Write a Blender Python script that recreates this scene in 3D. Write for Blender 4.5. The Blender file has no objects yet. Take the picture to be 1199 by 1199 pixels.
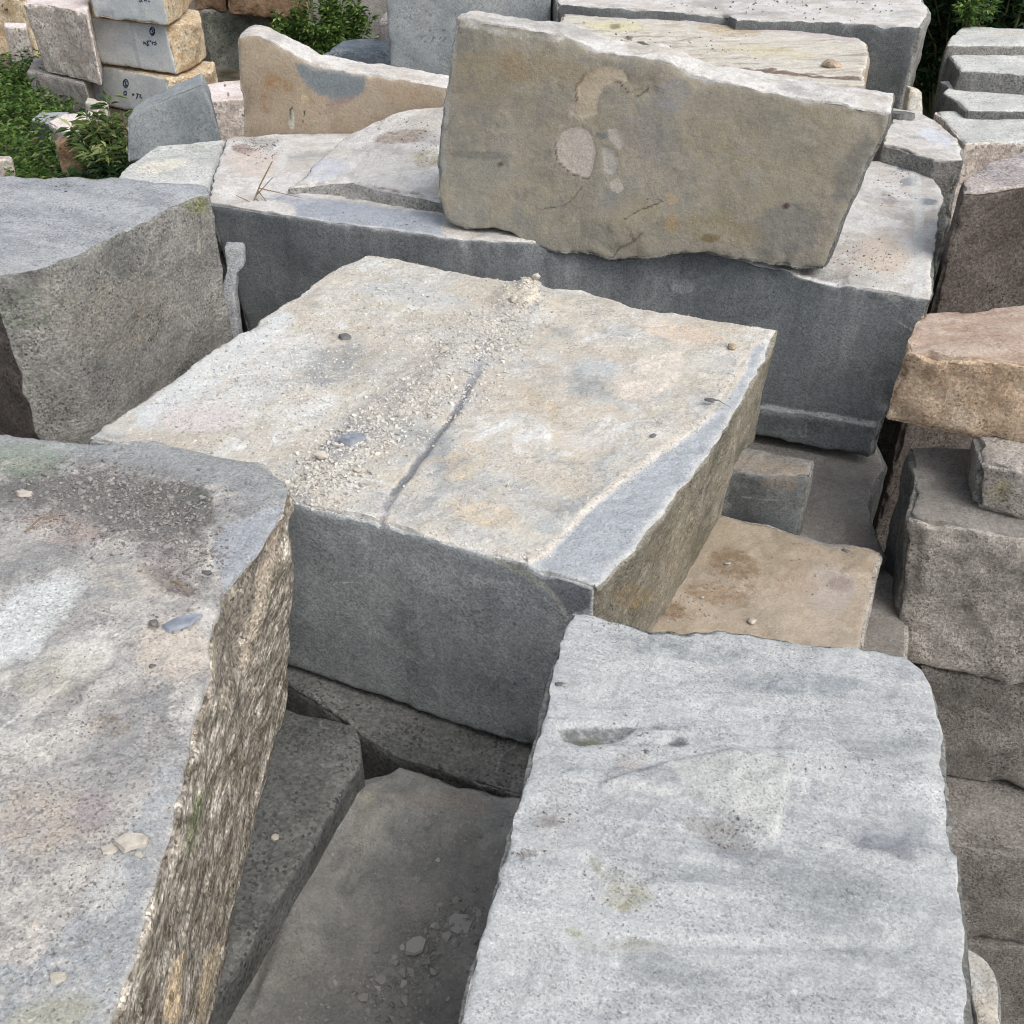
import bpy, bmesh, math, random
import numpy as np
from mathutils import Vector, Matrix
from mathutils.bvhtree import BVHTree

random.seed(7)
S = bpy.context.scene
COL = S.collection

# ------------------------------------------------------------------ camera maths
# the photograph was measured on a 1199 x 1199 grid; a measured point becomes a
# place in the yard once the level (z) it lies on is known
FPX, CPX, PITCH, HCAM = 1286.0, 599.5, math.radians(35.0), 1.9
CP, SP_ = math.cos(PITCH), math.sin(PITCH)

def ray(px, py):
    x = (px - CPX) / FPX
    y = (py - CPX) / FPX
    return np.array([x, CP - y * SP_, -SP_ - y * CP])

def on_level(px, py, z):
    d = ray(px, py)
    return np.array([0, 0, HCAM]) + d * ((z - HCAM) / d[2])

def on_depth(px, py, Y):
    d = ray(px, py)
    return np.array([0, 0, HCAM]) + d * (Y / d[1])

def on_plane(px, py, p0, n):
    d = ray(px, py)
    o = np.array([0, 0, HCAM])
    return o + d * (np.dot(np.asarray(p0) - o, n) / np.dot(d, n))

def to_photo(V):
    z = V[:, 2] - HCAM
    f = V[:, 1] * CP - z * SP_
    u = V[:, 1] * SP_ + z * CP
    f = np.where(f < 0.05, 0.05, f)
    return np.stack([CPX + FPX * V[:, 0] / f, CPX - FPX * u / f], 1)

# ------------------------------------------------------------------ noise
_rs = np.random.RandomState(11)
_perm = _rs.permutation(256)
_perm = np.concatenate([_perm, _perm, _perm])
_grad = _rs.normal(size=(256, 3))
_grad /= np.linalg.norm(_grad, axis=1)[:, None]

def perlin(P):
    P = np.asarray(P, float)
    i = np.floor(P).astype(int)
    f = P - i
    i &= 255
    w = f * f * f * (f * (f * 6 - 15) + 10)
    out = np.zeros(len(P))
    for dx in (0, 1):
        wx = w[:, 0] if dx else 1 - w[:, 0]
        for dy in (0, 1):
            wy = w[:, 1] if dy else 1 - w[:, 1]
            for dz in (0, 1):
                wz = w[:, 2] if dz else 1 - w[:, 2]
                h = _perm[_perm[_perm[(i[:, 0] + dx) & 255] + ((i[:, 1] + dy) & 255)] + ((i[:, 2] + dz) & 255)]
                g = _grad[h]
                out += wx * wy * wz * ((f[:, 0] - dx) * g[:, 0] + (f[:, 1] - dy) * g[:, 1] + (f[:, 2] - dz) * g[:, 2])
    return out * 1.5

def fbm(P, octaves=4, gain=0.5, ridge=False):
    P = np.asarray(P, float)
    a, t, s = 1.0, np.zeros(len(P)), 0.0
    for o in range(octaves):
        n = perlin(P * (2.03 ** o) + 17.3 * o)
        if ridge:
            n = 1 - 2 * np.abs(n)
        t += a * n
        s += a
        a *= gain
    return t / s

def sstep(a, b, x):
    t = np.clip((x - a) / (b - a), 0, 1)
    return t * t * (3 - 2 * t)

def lin(c):
    c = np.asarray(c, float) / 255.0
    return np.where(c <= 0.04045, c / 12.92, ((c + 0.055) / 1.055) ** 2.4)

# ------------------------------------------------------------------ objects
def tag(o, label=None, cat=None, group=None, kind=None):
    if label: o['label'] = label
    if cat: o['category'] = cat
    if group: o['group'] = group
    if kind: o['kind'] = kind
    return o

def mesh_obj(name, V, F, mats, fmat=None, attrs=None, parent=None, smooth=True, origin='base', sharp=None):
    V = np.asarray(V, float)
    if origin == 'base':
        org = np.array([(V[:, 0].min() + V[:, 0].max()) / 2, (V[:, 1].min() + V[:, 1].max()) / 2, V[:, 2].min()])
    else:
        org = np.asarray(origin, float)
    me = bpy.data.meshes.new(name)
    if isinstance(F, np.ndarray):
        k = F.shape[1]
        me.vertices.add(len(V))
        me.vertices.foreach_set('co', (V - org).astype(np.float32).ravel())
        me.loops.add(F.size)
        me.loops.foreach_set('vertex_index', F.astype(np.int32).ravel())
        me.polygons.add(len(F))
        me.polygons.foreach_set('loop_start', (np.arange(len(F)) * k).astype(np.int32))
        me.polygons.foreach_set('loop_total', np.full(len(F), k, np.int32))
    else:
        me.from_pydata([tuple(v) for v in (V - org)], [], [tuple(f) for f in F])
    if not isinstance(mats, (list, tuple)):
        mats = [mats]
    for m in mats:
        me.materials.append(m)
    if fmat is not None:
        me.polygons.foreach_set('material_index', np.asarray(fmat, np.int32))
    me.update(calc_edges=True)
    me.polygons.foreach_set('use_smooth', np.full(len(me.polygons), bool(smooth)))
    if sharp:
        me.set_sharp_from_angle(angle=math.radians(sharp))
    for an, (kind, data) in (attrs or {}).items():
        at = me.attributes.new(an, kind, 'POINT')
        if kind == 'FLOAT_COLOR':
            at.data.foreach_set('color', data.astype(np.float32).ravel())
        else:
            at.data.foreach_set('value', data.astype(np.float32).ravel())
    o = bpy.data.objects.new(name, me)
    COL.objects.link(o)
    o.location = org
    if parent is not None:
        o.parent = parent
        o.location = org - np.array(parent.location)
    return o

def empty(name, loc):
    o = bpy.data.objects.new(name, None)
    COL.objects.link(o)
    o.location = loc
    o.empty_display_size = 0.1
    return o

# ------------------------------------------------------------------ stone blocks
def resample(poly, t):
    poly = np.asarray(poly, float)
    seg = np.linalg.norm(np.diff(poly, axis=0), axis=1)
    s = np.concatenate([[0], np.cumsum(seg)])
    s /= max(s[-1], 1e-9)
    return np.stack([np.interp(t, s, poly[:, k]) for k in range(3)], 1)

def steps(L, sp):
    e = [0, 0.004, 0.010, 0.018, 0.028, 0.040, 0.055]
    e = [x * max(1.0, sp / 0.012) for x in e]
    e = [x for x in e if x < L * 0.25]
    a = e[-1] if e else 0
    n = max(2, int(round((L - 2 * a) / sp)))
    m = np.linspace(a, L - a, n + 1)
    t = np.concatenate([e[:-1], m, [L - x for x in e[:-1][::-1]]]) / L
    return np.unique(np.clip(t, 0, 1))

def coons(fr, rt, bk, lf, u, v):
    A, B = resample(fr, u), resample(bk, u)
    L, R = resample(lf, v), resample(rt, v)
    U, Vv = u[:, None, None], v[None, :, None]
    P = (1 - Vv) * A[:, None, :] + Vv * B[:, None, :] + (1 - U) * L[None, :, :] + U * R[None, :, :]
    P -= (1 - U) * (1 - Vv) * A[0] + U * (1 - Vv) * A[-1] + (1 - U) * Vv * B[0] + U * Vv * B[-1]
    return P

def poly_dist(Q, pts, closed):
    pts = np.asarray(pts, float)
    n = len(pts)
    d = np.full(len(Q), 1e9)
    inside = np.zeros(len(Q), bool)
    for i in range(n if closed else n - 1):
        a, b = pts[i], pts[(i + 1) % n]
        ab = b - a
        t = np.clip(((Q - a) @ ab) / max(ab @ ab, 1e-9), 0, 1)
        d = np.minimum(d, np.linalg.norm(Q - (a + t[:, None] * ab), axis=1))
        if closed:
            c = (a[1] > Q[:, 1]) != (b[1] > Q[:, 1])
            xi = a[0] + (Q[:, 1] - a[1]) / (ab[1] if abs(ab[1]) > 1e-9 else 1e-9) * ab[0]
            inside ^= c & (Q[:, 0] < xi)
    return np.where(inside, -d, d) if closed else d

def weight(op, Q):
    k = op[0]
    if k == 'e':
        _, x, y, rx, ry, rot = op[:6]
        c, s = math.cos(math.radians(rot)), math.sin(math.radians(rot))
        dx, dy = Q[:, 0] - x, Q[:, 1] - y
        r = np.sqrt(((dx * c + dy * s) / rx) ** 2 + ((-dx * s + dy * c) / ry) ** 2)
        return 1 - sstep(0.55, 1.25, r), op[6:]
    if k == 'p':
        return 1 - sstep(-op[2], op[2], poly_dist(Q, op[1], True)), op[3:]
    if k == 'l':
        return 1 - sstep(op[2] * 0.5, op[2] * 1.2, poly_dist(Q, op[1], False)), op[3:]

SIDES = ('top', 'bottom', 'front', 'back', 'left', 'right')
BUILT = {}

def solid(name, label, cat, fr, rt, bk, lf, off, zb, mats, rough, chip, bev, sp, paint, relief, cuts, group, warp,
          patch, parent=None, side_w=None, kindname=None, straight=True):
    """One block of stone.  fr/rt/bk/lf are the four traced edges of its main face, off pushes the
    opposite face away; every side is a grid that is then broken, chipped and worn."""
    u = steps(np.linalg.norm(np.diff(fr, axis=0), axis=1).sum(), sp)
    v = steps(np.linalg.norm(np.diff(rt, axis=0), axis=1).sum(), sp)
    A = coons(fr, rt, bk, lf, u, v)
    U, Vv = u[:, None, None], v[None, :, None]
    o = np.asarray(off, float)          # FL FR BR BL
    if patch == 'face':
        A0 = A
    else:                                  # the broken outline fades out down the sides
        ch = lambda e: np.array([e[0], e[-1]])
        A0 = A * .2 + .8 * coons(ch(fr), ch(rt), ch(bk), ch(lf), u, v) if straight else A
    B = A0 + (1 - U) * (1 - Vv) * o[0] + U * (1 - Vv) * o[1] + U * Vv * o[2] + (1 - U) * Vv * o[3]
    if zb is not None:
        B[:, :, 2] = zb
    H = float(np.mean(np.linalg.norm(A - B, axis=2)))
    w = steps(H, sp * 1.15)
    N, M, K = len(u), len(v), len(w)
    idx = -np.ones((N, M, K), int)
    msk = np.zeros((N, M, K), bool)
    msk[0] = msk[-1] = msk[:, 0] = msk[:, -1] = True
    msk[:, :, 0] = msk[:, :, -1] = True
    idx[msk] = np.arange(msk.sum())
    I, J, Kk = np.nonzero(msk)
    wt = w[Kk][:, None]
    X = B[I, J] * (1 - wt) + A[I, J] * wt
    def quads(g, flip):
        a, b, c, d = g[:-1, :-1], g[1:, :-1], g[1:, 1:], g[:-1, 1:]
        q = np.stack([a, b, c, d], -1).reshape(-1, 4)
        return q[:, ::-1] if flip else q
    grids = {'top': (idx[:, :, -1], False), 'bottom': (idx[:, :, 0], True), 'front': (idx[:, 0, :], False),
             'back': (idx[:, -1, :], True), 'left': (idx[0, :, :], True), 'right': (idx[-1, :, :], False)}
    if patch == 'face':                  # the traced face looks at us: rename the sides
        ren = {'front': 'top', 'back': 'bottom', 'bottom': 'front', 'top': 'back', 'left': 'left', 'right': 'right'}
    else:
        ren = {s: s for s in SIDES}
    ml = []
    F, fm, member, amp, fq = [], [], {}, np.zeros(len(X)), np.zeros(len(X))
    cnt = np.zeros(len(X))
    for s in SIDES:
        g, fl = grids[ren[s]]
        q = quads(g, fl)
        F.append(q)
        m = mats.get(s, mats['side'])
        if m not in ml: ml.append(m)
        fm.append(np.full(len(q), ml.index(m)))
        mem = np.zeros(len(X), bool)
        mem[np.unique(g)] = True
        member[s] = mem
        amp[mem] += rough.get(s, rough['side'])[0]
        cnt[mem] += 1
    F = np.concatenate(F)
    fm = np.concatenate(fm)
    amp /= cnt
    def normals(X):
        a, b, c, d = X[F[:, 0]], X[F[:, 1]], X[F[:, 2]], X[F[:, 3]]
        n = np.cross(c - a, d - b)
        n /= np.linalg.norm(n, axis=1)[:, None] + 1e-12
        vn = np.zeros_like(X)
        for k in range(4):
            np.add.at(vn, F[:, k], n)
        return vn / (np.linalg.norm(vn, axis=1)[:, None] + 1e-12)
    Nn = normals(X)
    main_ = 'front' if patch == 'face' else 'top'
    # distance of every vertex to the nearest edge of its face, in metres
    du = np.minimum(u, 1 - u) * np.linalg.norm(np.diff(fr, axis=0), axis=1).sum()
    dv = np.minimum(v, 1 - v) * np.linalg.norm(np.diff(rt, axis=0), axis=1).sum()
    dw = np.minimum(w, 1 - w) * H
    D = np.stack([du[I], dv[J], dw[Kk]], 1)
    D.sort(axis=1)
    edge = D[:, 1]
    seed = (hash_name(label or name) % 997) * 0.37
    Q = X + seed
    lo = fbm(Q * 2.2, 3)
    X0 = X.copy()
    disp = np.zeros(len(X))
    for s in SIDES:
        rr = rough.get(s, rough['side'])
        mem = member[s]
        q = Q[mem] * np.array(rr[2] if len(rr) > 2 and rr[2] else (1, 1, 1)) * rr[1]
        nn = .55 * fbm(q, 5, .55) + (0 if s == main_ else .35 * fbm(q * 1.3 + 9, 4, .5, ridge=True))
        dd = rr[0] * (1.2 * nn + .5 * lo[mem])
        if len(rr) > 3:                    # flaked-off layers
            t = fbm(q * .8 + 50, 6, .6) * 3.2
            ft = t - np.floor(t)
            dd = dd + rr[3] * (np.floor(t) + sstep(.44, .56, ft)) / 1.3
            t = fbm(q * 2.3 + 80, 5, .62) * 2.6
            dd = dd + rr[3] * .45 * (np.floor(t) + sstep(.42, .58, t - np.floor(t)))
        disp[mem] += dd
    X = X + Nn * (disp / cnt)[:, None]
    # broken edges
    wd = 0.035 + 0.03 * fbm(Q * 3.1, 2)
    c1 = np.clip(fbm(Q * 5.0, 3) * 1.2 + 0.25, 0, 1.4)
    c2 = np.clip(fbm(Q * 17.0, 3) * 1.4 + 0.15, 0, 1.5)
    fall = np.clip(1 - edge / np.maximum(wd, 0.01), 0, 1) ** 2
    fall2 = np.clip(1 - edge / 0.022, 0, 1) ** 2
    bite = sstep(.16, .34, fbm(Q * 3.4 + 60, 3, .55)) * (.6 + .5 * fbm(Q * 11, 3))
    wide = np.clip(1 - edge / (.05 + .05 * np.clip(fbm(Q * 4.1 + 7, 2) + .5, 0, 1.2)), 0, 1)
    full = np.sqrt(cnt)                    # an edge gives way on both its faces
    X = X - Nn * (full * (chip * (c1 * fall + 0.5 * c2 * fall2 + 1.1 * bite * sstep(0, .7, wide)) + bev * fall2))[:, None]
    jit = np.stack([perlin(Q * 14 + 5), perlin(Q * 14 + 31), perlin(Q * 14 + 77)], 1)
    X = X + jit * (chip * 0.25 * fall2 + amp * 0.12)[:, None]
    def unfold(X):
        # a broken edge carries the skin beside it along: no row may end up outside the edge
        for s in SIDES:
            g0 = grids[ren[s]][0]
            for g in (g0, g0[::-1], g0.T, g0.T[::-1]):
                R = min(16, g.shape[0] // 2)
                if R < 3: continue
                t = X0[g[R, 1:-1]] - X0[g[0, 1:-1]]
                t /= np.linalg.norm(t, axis=1)[:, None] + 1e-9
                prev = np.einsum('ij,ij->i', X[g[0, 1:-1]], t)
                for r in range(1, R):
                    ids = g[r, 1:-1]
                    sr = np.einsum('ij,ij->i', X[ids], t)
                    need = np.maximum(prev + .0006 - sr, 0)
                    X[ids] += t * need[:, None]
                    prev = sr + need
        return X
    X = unfold(X)
    for (p0, n) in cuts:
        n = np.asarray(n, float)
        n /= np.linalg.norm(n)
        d = (X - np.asarray(p0)) @ n + 0.012 * fbm(Q * 7, 3)
        X = X - n * np.maximum(d, 0)[:, None]
    PX = to_photo(X0)
    wv = warp * np.stack([fbm(Q * 6 + 3, 4, .6), fbm(Q * 6 + 41, 4, .6)], 1)
    PX = PX + wv
    def sel(s):
        if s is None or s == 'top' and patch != 'face': s = 'top'
        return member[s]
    main = 'front' if patch == 'face' else 'top'
    for side, op in relief:
        wgt, (depth,) = weight(op, PX)
        sm = member[side or main]
        nf = Nn[sm & (cnt == 1)].mean(0)
        nf /= np.linalg.norm(nf)
        dr = np.where((cnt == 1)[:, None], Nn, nf)
        X = X - dr * (wgt * depth * (0.75 + 0.5 * fbm(Q * 9, 3)) * sm)[:, None]
    X = unfold(X)
    col = np.zeros((len(X), 3))
    al = np.zeros(len(X))
    for side, op in paint:
        wgt, (c, a) = weight(op, PX)
        wgt = wgt * a * member[side or main]
        na = wgt + al * (1 - np.clip(wgt, 0, 1))
        t = np.where(na > 1e-5, np.clip(wgt / np.maximum(na, 1e-5), 0, 1), 0)[:, None]
        # neighbours keep a sensible colour even where nothing is stained
        col = np.where(al[:, None] < 1e-4, np.where((wgt > 1e-4)[:, None], lin(c), col), col * (1 - t) + lin(c) * t)
        al = na
    rgba = np.concatenate([col, np.clip(al, 0, 1)[:, None]], 1)
    ob = mesh_obj(kindname or name, X, F, ml, fm, {'paint': ('FLOAT_COLOR', rgba), 'edge': ('FLOAT', edge)}, parent=parent, sharp=48)
    if label:
        tag(ob, label, cat, group)
    BUILT.setdefault(name, []).append(ob)
    return ob

def hash_name(s):
    h = 5381
    for c in s:
        h = (h * 33 + ord(c)) & 0xffffffff
    return h

def P3(p, z):
    if p[0] == 'w':
        return np.array(p[1:4], float)
    if len(p) == 3:
        return on_level(*p)
    return on_level(p[0], p[1], z)

def block(name, label, front, right, back, left, z, zb, mats, cat='stone block', lean=None, rough=None, chip=0.015, bev=0.004,
          sp=0.02, paint=(), relief=(), cuts=(), group=None, warp=5.0, straight=True):
    """front FL..FR, back BL..BR traced on the top face; right and left hold in-between points only"""
    fr = [P3(p, z) for p in front]
    bk = [P3(p, z) for p in back]
    rt = [fr[-1]] + [P3(p, z) for p in right] + [bk[-1]]
    lf = [fr[0]] + [P3(p, z) for p in left] + [bk[0]]
    lean = lean or [(0, 0)] * 4
    off = [(a[0], a[1], 0) for a in lean]
    r = {'top': (0.008, 4.0, None, .004), 'side': (0.012, 5.0)}
    r.update(rough or {})
    return solid(name, label, cat, np.array(fr), np.array(rt), np.array(bk), np.array(lf), off, zb, mats, r, chip, bev, sp,
                 list(paint), list(relief), list(cuts), group, warp, 'top', straight=straight)

def slab(name, label, top, right, bottom, left, plane, off, mats, cat='stone slab', rough=None, chip=0.012, bev=0.003,
         sp=0.015, paint=(), relief=(), cuts=(), group=None, warp=5.0):
    """a standing slab: its face traced TL..TR, BL..BR on the plane (point, normal); off = thickness vectors BL BR TR TL"""
    g = lambda p: on_plane(p[0], p[1], *plane)
    bt, tp = [g(p) for p in bottom], [g(p) for p in top]
    rt = [bt[-1]] + [g(p) for p in right][::-1] + [tp[-1]]
    lf = [bt[0]] + [g(p) for p in left][::-1] + [tp[0]]
    r = {'front': (0.006, 4.0, None, .0025), 'side': (0.012, 6.0)}
    r.update(rough or {})
    return solid(name, label, cat, np.array(bt), np.array(rt), np.array(tp), np.array(lf), off, None, mats, r, chip, bev, sp,
                 list(paint), list(relief), list(cuts), group, warp, 'face')
# ------------------------------------------------------------------ materials
class G:
    def __init__(s, name):
        s.m = bpy.data.materials.new(name)
        s.m.use_nodes = True
        s.t = s.m.node_tree
        s.bsdf = s.t.nodes['Principled BSDF']
        s.bsdf.inputs['Specular IOR Level'].default_value = 0.25
    def n(s, ty, **kw):
        nd = s.t.nodes.new(ty)
        for k, v in kw.items():
            if k[0] == '_':
                setattr(nd, k[1:], v)
            else:
                s.put(nd.inputs[k.replace('__', ' ')], v)
        return nd
    def put(s, sock, v):
        if hasattr(v, 'is_linked') or isinstance(v, bpy.types.NodeSocket):
            s.t.links.new(v, sock)
        elif isinstance(v, (tuple, list, np.ndarray)) and len(v) == 3 and sock.type == 'RGBA':
            sock.default_value = (*[float(x) for x in v], 1)
        else:
            sock.default_value = v
    def math(s, op, a, b=None, c=None, clamp=False):
        nd = s.t.nodes.new('ShaderNodeMath')
        nd.operation = op
        nd.use_clamp = clamp
        s.put(nd.inputs[0], a)
        if b is not None: s.put(nd.inputs[1], b)
        if c is not None: s.put(nd.inputs[2], c)
        return nd.outputs[0]
    def noise(s, vec, scale, detail=4.0, rough=0.55, dist=0.0):
        return s.n('ShaderNodeTexNoise', Vector=vec, Scale=scale, Detail=detail, Roughness=rough, Distortion=dist).outputs['Fac']
    def ramp(s, fac, stops):
        nd = s.n('ShaderNodeValToRGB', Fac=fac)
        e = nd.color_ramp.elements
        while len(e) < len(stops): e.new(0.5)
        for k, (p, c) in enumerate(stops):
            e[k].position = p
            e[k].color = (*[float(x) for x in c], 1)
        return nd.outputs['Color']
    def mix(s, fac, a, b, mode='MIX'):
        nd = s.t.nodes.new('ShaderNodeMix')
        nd.data_type = 'RGBA'
        nd.blend_type = mode
        s.put(nd.inputs[0], fac)
        s.put(nd.inputs[6], a)
        s.put(nd.inputs[7], b)
        return nd.outputs[2]
    def smooth(s, x, a, b):
        nd = s.n('ShaderNodeMapRange', _interpolation_type='SMOOTHSTEP')
        s.put(nd.inputs['Value'], x)
        s.put(nd.inputs['From Min'], a)
        s.put(nd.inputs['From Max'], b)
        return nd.outputs['Result']
    def attr(s, name):
        return s.n('ShaderNodeAttribute', _attribute_name=name)

def stone(name, cols, s=2.0, stain=None, grain=(170, 0.30), flecks=0.35, rim=None, bump=0.35, sand=0.12,
          streak=None, lines=None, mottle=0.5, bscale=60.0, rough=0.9, spread=0.13, flakes=None, gain=1.0, grit=0.5, drips=0.0):
    """rock with broad colour drift, blotches, stains traced on the block ('paint'), crystal grain and a crumbled rim"""
    g = G(name)
    tc = g.n('ShaderNodeTexCoord').outputs['Object']
    rnd = g.n('ShaderNodeObjectInfo').outputs['Random']
    off = g.n('ShaderNodeVectorMath', _operation='SCALE')
    off.inputs[0].default_value = (31.7, 17.3, 23.9)
    g.put(off.inputs['Scale'], rnd)
    vec = g.n('ShaderNodeVectorMath', _operation='ADD')
    g.put(vec.inputs[0], tc)
    g.put(vec.inputs[1], off.outputs[0])
    vec = vec.outputs[0]
    sv = vec
    if streak:                            # (angle about z in degrees, (sx, sy, sz))
        mp = g.n('ShaderNodeMapping', _vector_type='POINT')
        g.put(mp.inputs['Vector'], vec)
        mp.inputs['Rotation'].default_value = tuple(math.radians(a) for a in (streak[0] if isinstance(streak[0], tuple) else (0, 0, streak[0])))
        mp2 = g.n('ShaderNodeMapping', _vector_type='POINT')
        g.put(mp2.inputs['Vector'], mp.outputs[0])
        mp2.inputs['Scale'].default_value = streak[1]
        sv = mp2.outputs[0]
    n1 = g.noise(sv, s, 9, 0.62, 0.4)
    k = len(cols)
    st = [(0.5 + spread * (2 * i / (k - 1) - 1), lin(c)) for i, c in enumerate(cols)]
    col = g.ramp(n1, st)
    if stain:
        for (c, sc, lo, hi, amt) in stain:
            f = g.smooth(g.noise(sv, sc, 8, 0.65, 0.6), lo, hi)
            col = g.mix(g.math('MULTIPLY', f, amt), col, lin(c))
    if drips:                              # rain runs and lime bloom down a standing face
        mp = g.n('ShaderNodeMapping')
        g.put(mp.inputs['Vector'], vec)
        mp.inputs['Scale'].default_value = (7, 7, .55)
        dn = g.noise(mp.outputs[0], 1.0, 7, 0.62, 0.2)
        col = g.mix(g.math('MULTIPLY', g.smooth(dn, .54, .70), drips), col, lin((168, 170, 168)))
        col = g.mix(g.math('MULTIPLY', g.smooth(dn, .46, .32), drips), col, lin((84, 86, 88)))
        vn = g.math('ABSOLUTE', g.math('SUBTRACT', g.noise(vec, 1.7, 3, 0.5, 0.8), 0.5))       # scratches and hair veins
        vm = g.math('MULTIPLY', g.smooth(vn, .0045, .001), g.smooth(g.noise(vec, 2.6, 4), .48, .62))
        col = g.mix(g.math('MULTIPLY', vm, min(.8, drips * 1.6)), col, lin((182, 184, 180)))
        cl = g.smooth(g.noise(vec, 3.3, 9, .7, .8), .56, .66)
        col = g.mix(g.math('MULTIPLY', cl, drips), col, lin((150, 153, 152)))
    ft = None
    if flakes:                             # skin of dried dust that has come away in patches
        fs, famt, fcol = flakes
        fn = g.noise(vec, fs, 10, 0.62, 0.3)
        ft = g.math('MULTIPLY', g.smooth(fn, 0.525, 0.54), 1.0)
        ft2 = g.smooth(g.noise(vec, fs * 2.3, 9, 0.62, 0.3), 0.56, 0.575)
        col = g.mix(g.math('MULTIPLY', ft, famt), col, lin(fcol))
        col = g.mix(g.math('MULTIPLY', ft2, famt * 0.7), col, lin(tuple(c * 0.86 for c in fcol)))
        ft = g.math('ADD', ft, ft2)
    # traced stains and painted facet shading
    pa = g.attr('paint')
    nz = g.noise(vec, 22, 9, 0.76)
    a = g.math('ADD', pa.outputs['Alpha'], g.math('MULTIPLY', g.math('SUBTRACT', nz, 0.5), 1.25))
    f = g.math('MULTIPLY', g.smooth(a, 0.30, 0.74), g.smooth(pa.outputs['Alpha'], 0.02, 0.15))
    col = g.mix(f, col, pa.outputs['Color'])
    if rim:
        c, wdt, amt = rim
        ed = g.attr('edge').outputs['Fac']
        e2 = g.math('ADD', ed, g.math('MULTIPLY', g.math('SUBTRACT', g.noise(vec, 11, 6, 0.65), 0.5), wdt * 2.4))
        f = g.math('MULTIPLY', g.smooth(e2, wdt, 0.0), amt)
        col = g.mix(f, col, lin(c))
    # mottling, grain, mica flecks
    mo = g.noise(vec, 23, 7, 0.7)
    mm = g.n('ShaderNodeMapRange')
    g.put(mm.inputs['Value'], mo)
    mm.inputs['From Min'].default_value = 0.25
    mm.inputs['From Max'].default_value = 0.75
    mm.inputs['To Min'].default_value = 1 - 0.5 * mottle
    mm.inputs['To Max'].default_value = 1 + 0.5 * mottle
    vo = g.n('ShaderNodeTexVoronoi', Vector=vec, Scale=grain[0])
    sp = g.n('ShaderNodeSeparateColor', Color=vo.outputs['Color'])
    gr = g.math('ADD', g.math('MULTIPLY', g.math('SUBTRACT', sp.outputs['Red'], 0.5), 2 * grain[1]), 1.0)
    fl = g.math('MULTIPLY', g.smooth(sp.outputs['Green'], 0.80, 0.90), flecks)
    fl = g.math('MULTIPLY', fl, g.smooth(g.noise(vec, 6, 4), 0.35, 0.6))
    sd = g.math('ADD', g.math('MULTIPLY', g.math('SUBTRACT', g.noise(vec, 330, 3, 0.6), 0.5), 4 * sand), 1.0)
    sd = g.math('MULTIPLY', sd, gain)
    gn = g.noise(vec, 125, 3, 0.6)                     # pits and pale crumbs
    gd = g.math('SUBTRACT', 1.0, g.math('MULTIPLY', g.smooth(gn, 0.60, 0.70), 0.55 * grit))
    gl = g.math('ADD', 1.0, g.math('MULTIPLY', g.smooth(gn, 0.40, 0.31), 0.40 * grit))
    wh = g.math('MULTIPLY', g.smooth(g.noise(vec, 4.5, 5, 0.6), 0.38, 0.62), 1.0)
    gm = g.math('ADD', g.math('MULTIPLY', g.math('SUBTRACT', g.math('MULTIPLY', gd, gl), 1.0), g.math('ADD', g.math('MULTIPLY', wh, 0.75), 0.35)), 1.0)
    sd = g.math('MULTIPLY', sd, gm)
    val = g.math('MULTIPLY', g.math('MULTIPLY', mm.outputs['Result'], gr), g.math('MULTIPLY', sd, g.math('SUBTRACT', 1.0, fl)))
    hs = g.n('ShaderNodeVectorMath', _operation='SCALE')
    g.put(hs.inputs[0], col)
    g.put(hs.inputs['Scale'], val)
    g.t.links.new(hs.outputs[0], g.bsdf.inputs['Base Color'])
    g.bsdf.inputs['Roughness'].default_value = rough
    # relief too fine for the mesh
    b1 = g.noise(sv if streak and bscale < 20 else vec, bscale, 9, 0.68)
    b2 = g.math('MULTIPLY', sp.outputs['Red'], 0.12)
    hgt = g.math('ADD', b1, b2)
    if ft is not None:
        hgt = g.math('ADD', hgt, g.math('MULTIPLY', ft, -0.22))
    if lines:                              # saw marks
        mp = g.n('ShaderNodeMapping')
        g.put(mp.inputs['Vector'], tc)
        mp.inputs['Scale'].default_value = (1.2, 1.2, lines)
        hgt = g.math('ADD', hgt, g.math('MULTIPLY', g.noise(mp.outputs[0], 1.0, 3, 0.6), 0.5))
    bp = g.n('ShaderNodeBump', Strength=bump, Distance=0.02, Height=hgt)
    g.t.links.new(bp.outputs[0], g.bsdf.inputs['Normal'])
    return g.m

def plain(name, cols, s=8.0, rough=0.85, bump=0.3, island=True, trans=0.0):
    g = G(name)
    tc = g.n('ShaderNodeTexCoord').outputs['Object']
    n1 = g.noise(tc, s, 6, 0.6)
    if island:
        ri = g.n('ShaderNodeNewGeometry').outputs['Random Per Island']
        n1 = g.math('ADD', g.math('MULTIPLY', n1, 0.35), g.math('MULTIPLY', ri, 0.65))
        st = [(0.12 + 0.76 * i / (len(cols) - 1), lin(c)) for i, c in enumerate(cols)]
    else:
        st = [(0.35 + 0.3 * i / (len(cols) - 1), lin(c)) for i, c in enumerate(cols)]
    g.put(g.bsdf.inputs['Base Color'], g.ramp(n1, st))
    g.bsdf.inputs['Roughness'].default_value = rough
    bp = g.n('ShaderNodeBump', Strength=bump, Distance=0.01, Height=g.noise(tc, s * 12, 6))
    g.t.links.new(bp.outputs[0], g.bsdf.inputs['Normal'])
    if trans:
        tr = g.n('ShaderNodeBsdfTranslucent')
        g.put(tr.inputs['Color'], g.ramp(n1, [(p, c * 1.1) for p, c in st]))
        mx = g.n('ShaderNodeMixShader')
        mx.inputs[0].default_value = trans
        g.t.links.new(g.bsdf.outputs[0], mx.inputs[1])
        g.t.links.new(tr.outputs[0], mx.inputs[2])
        g.t.links.new(mx.outputs[0], g.t.nodes['Material Output'].inputs['Surface'])
    return g.m

M = {}
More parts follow.
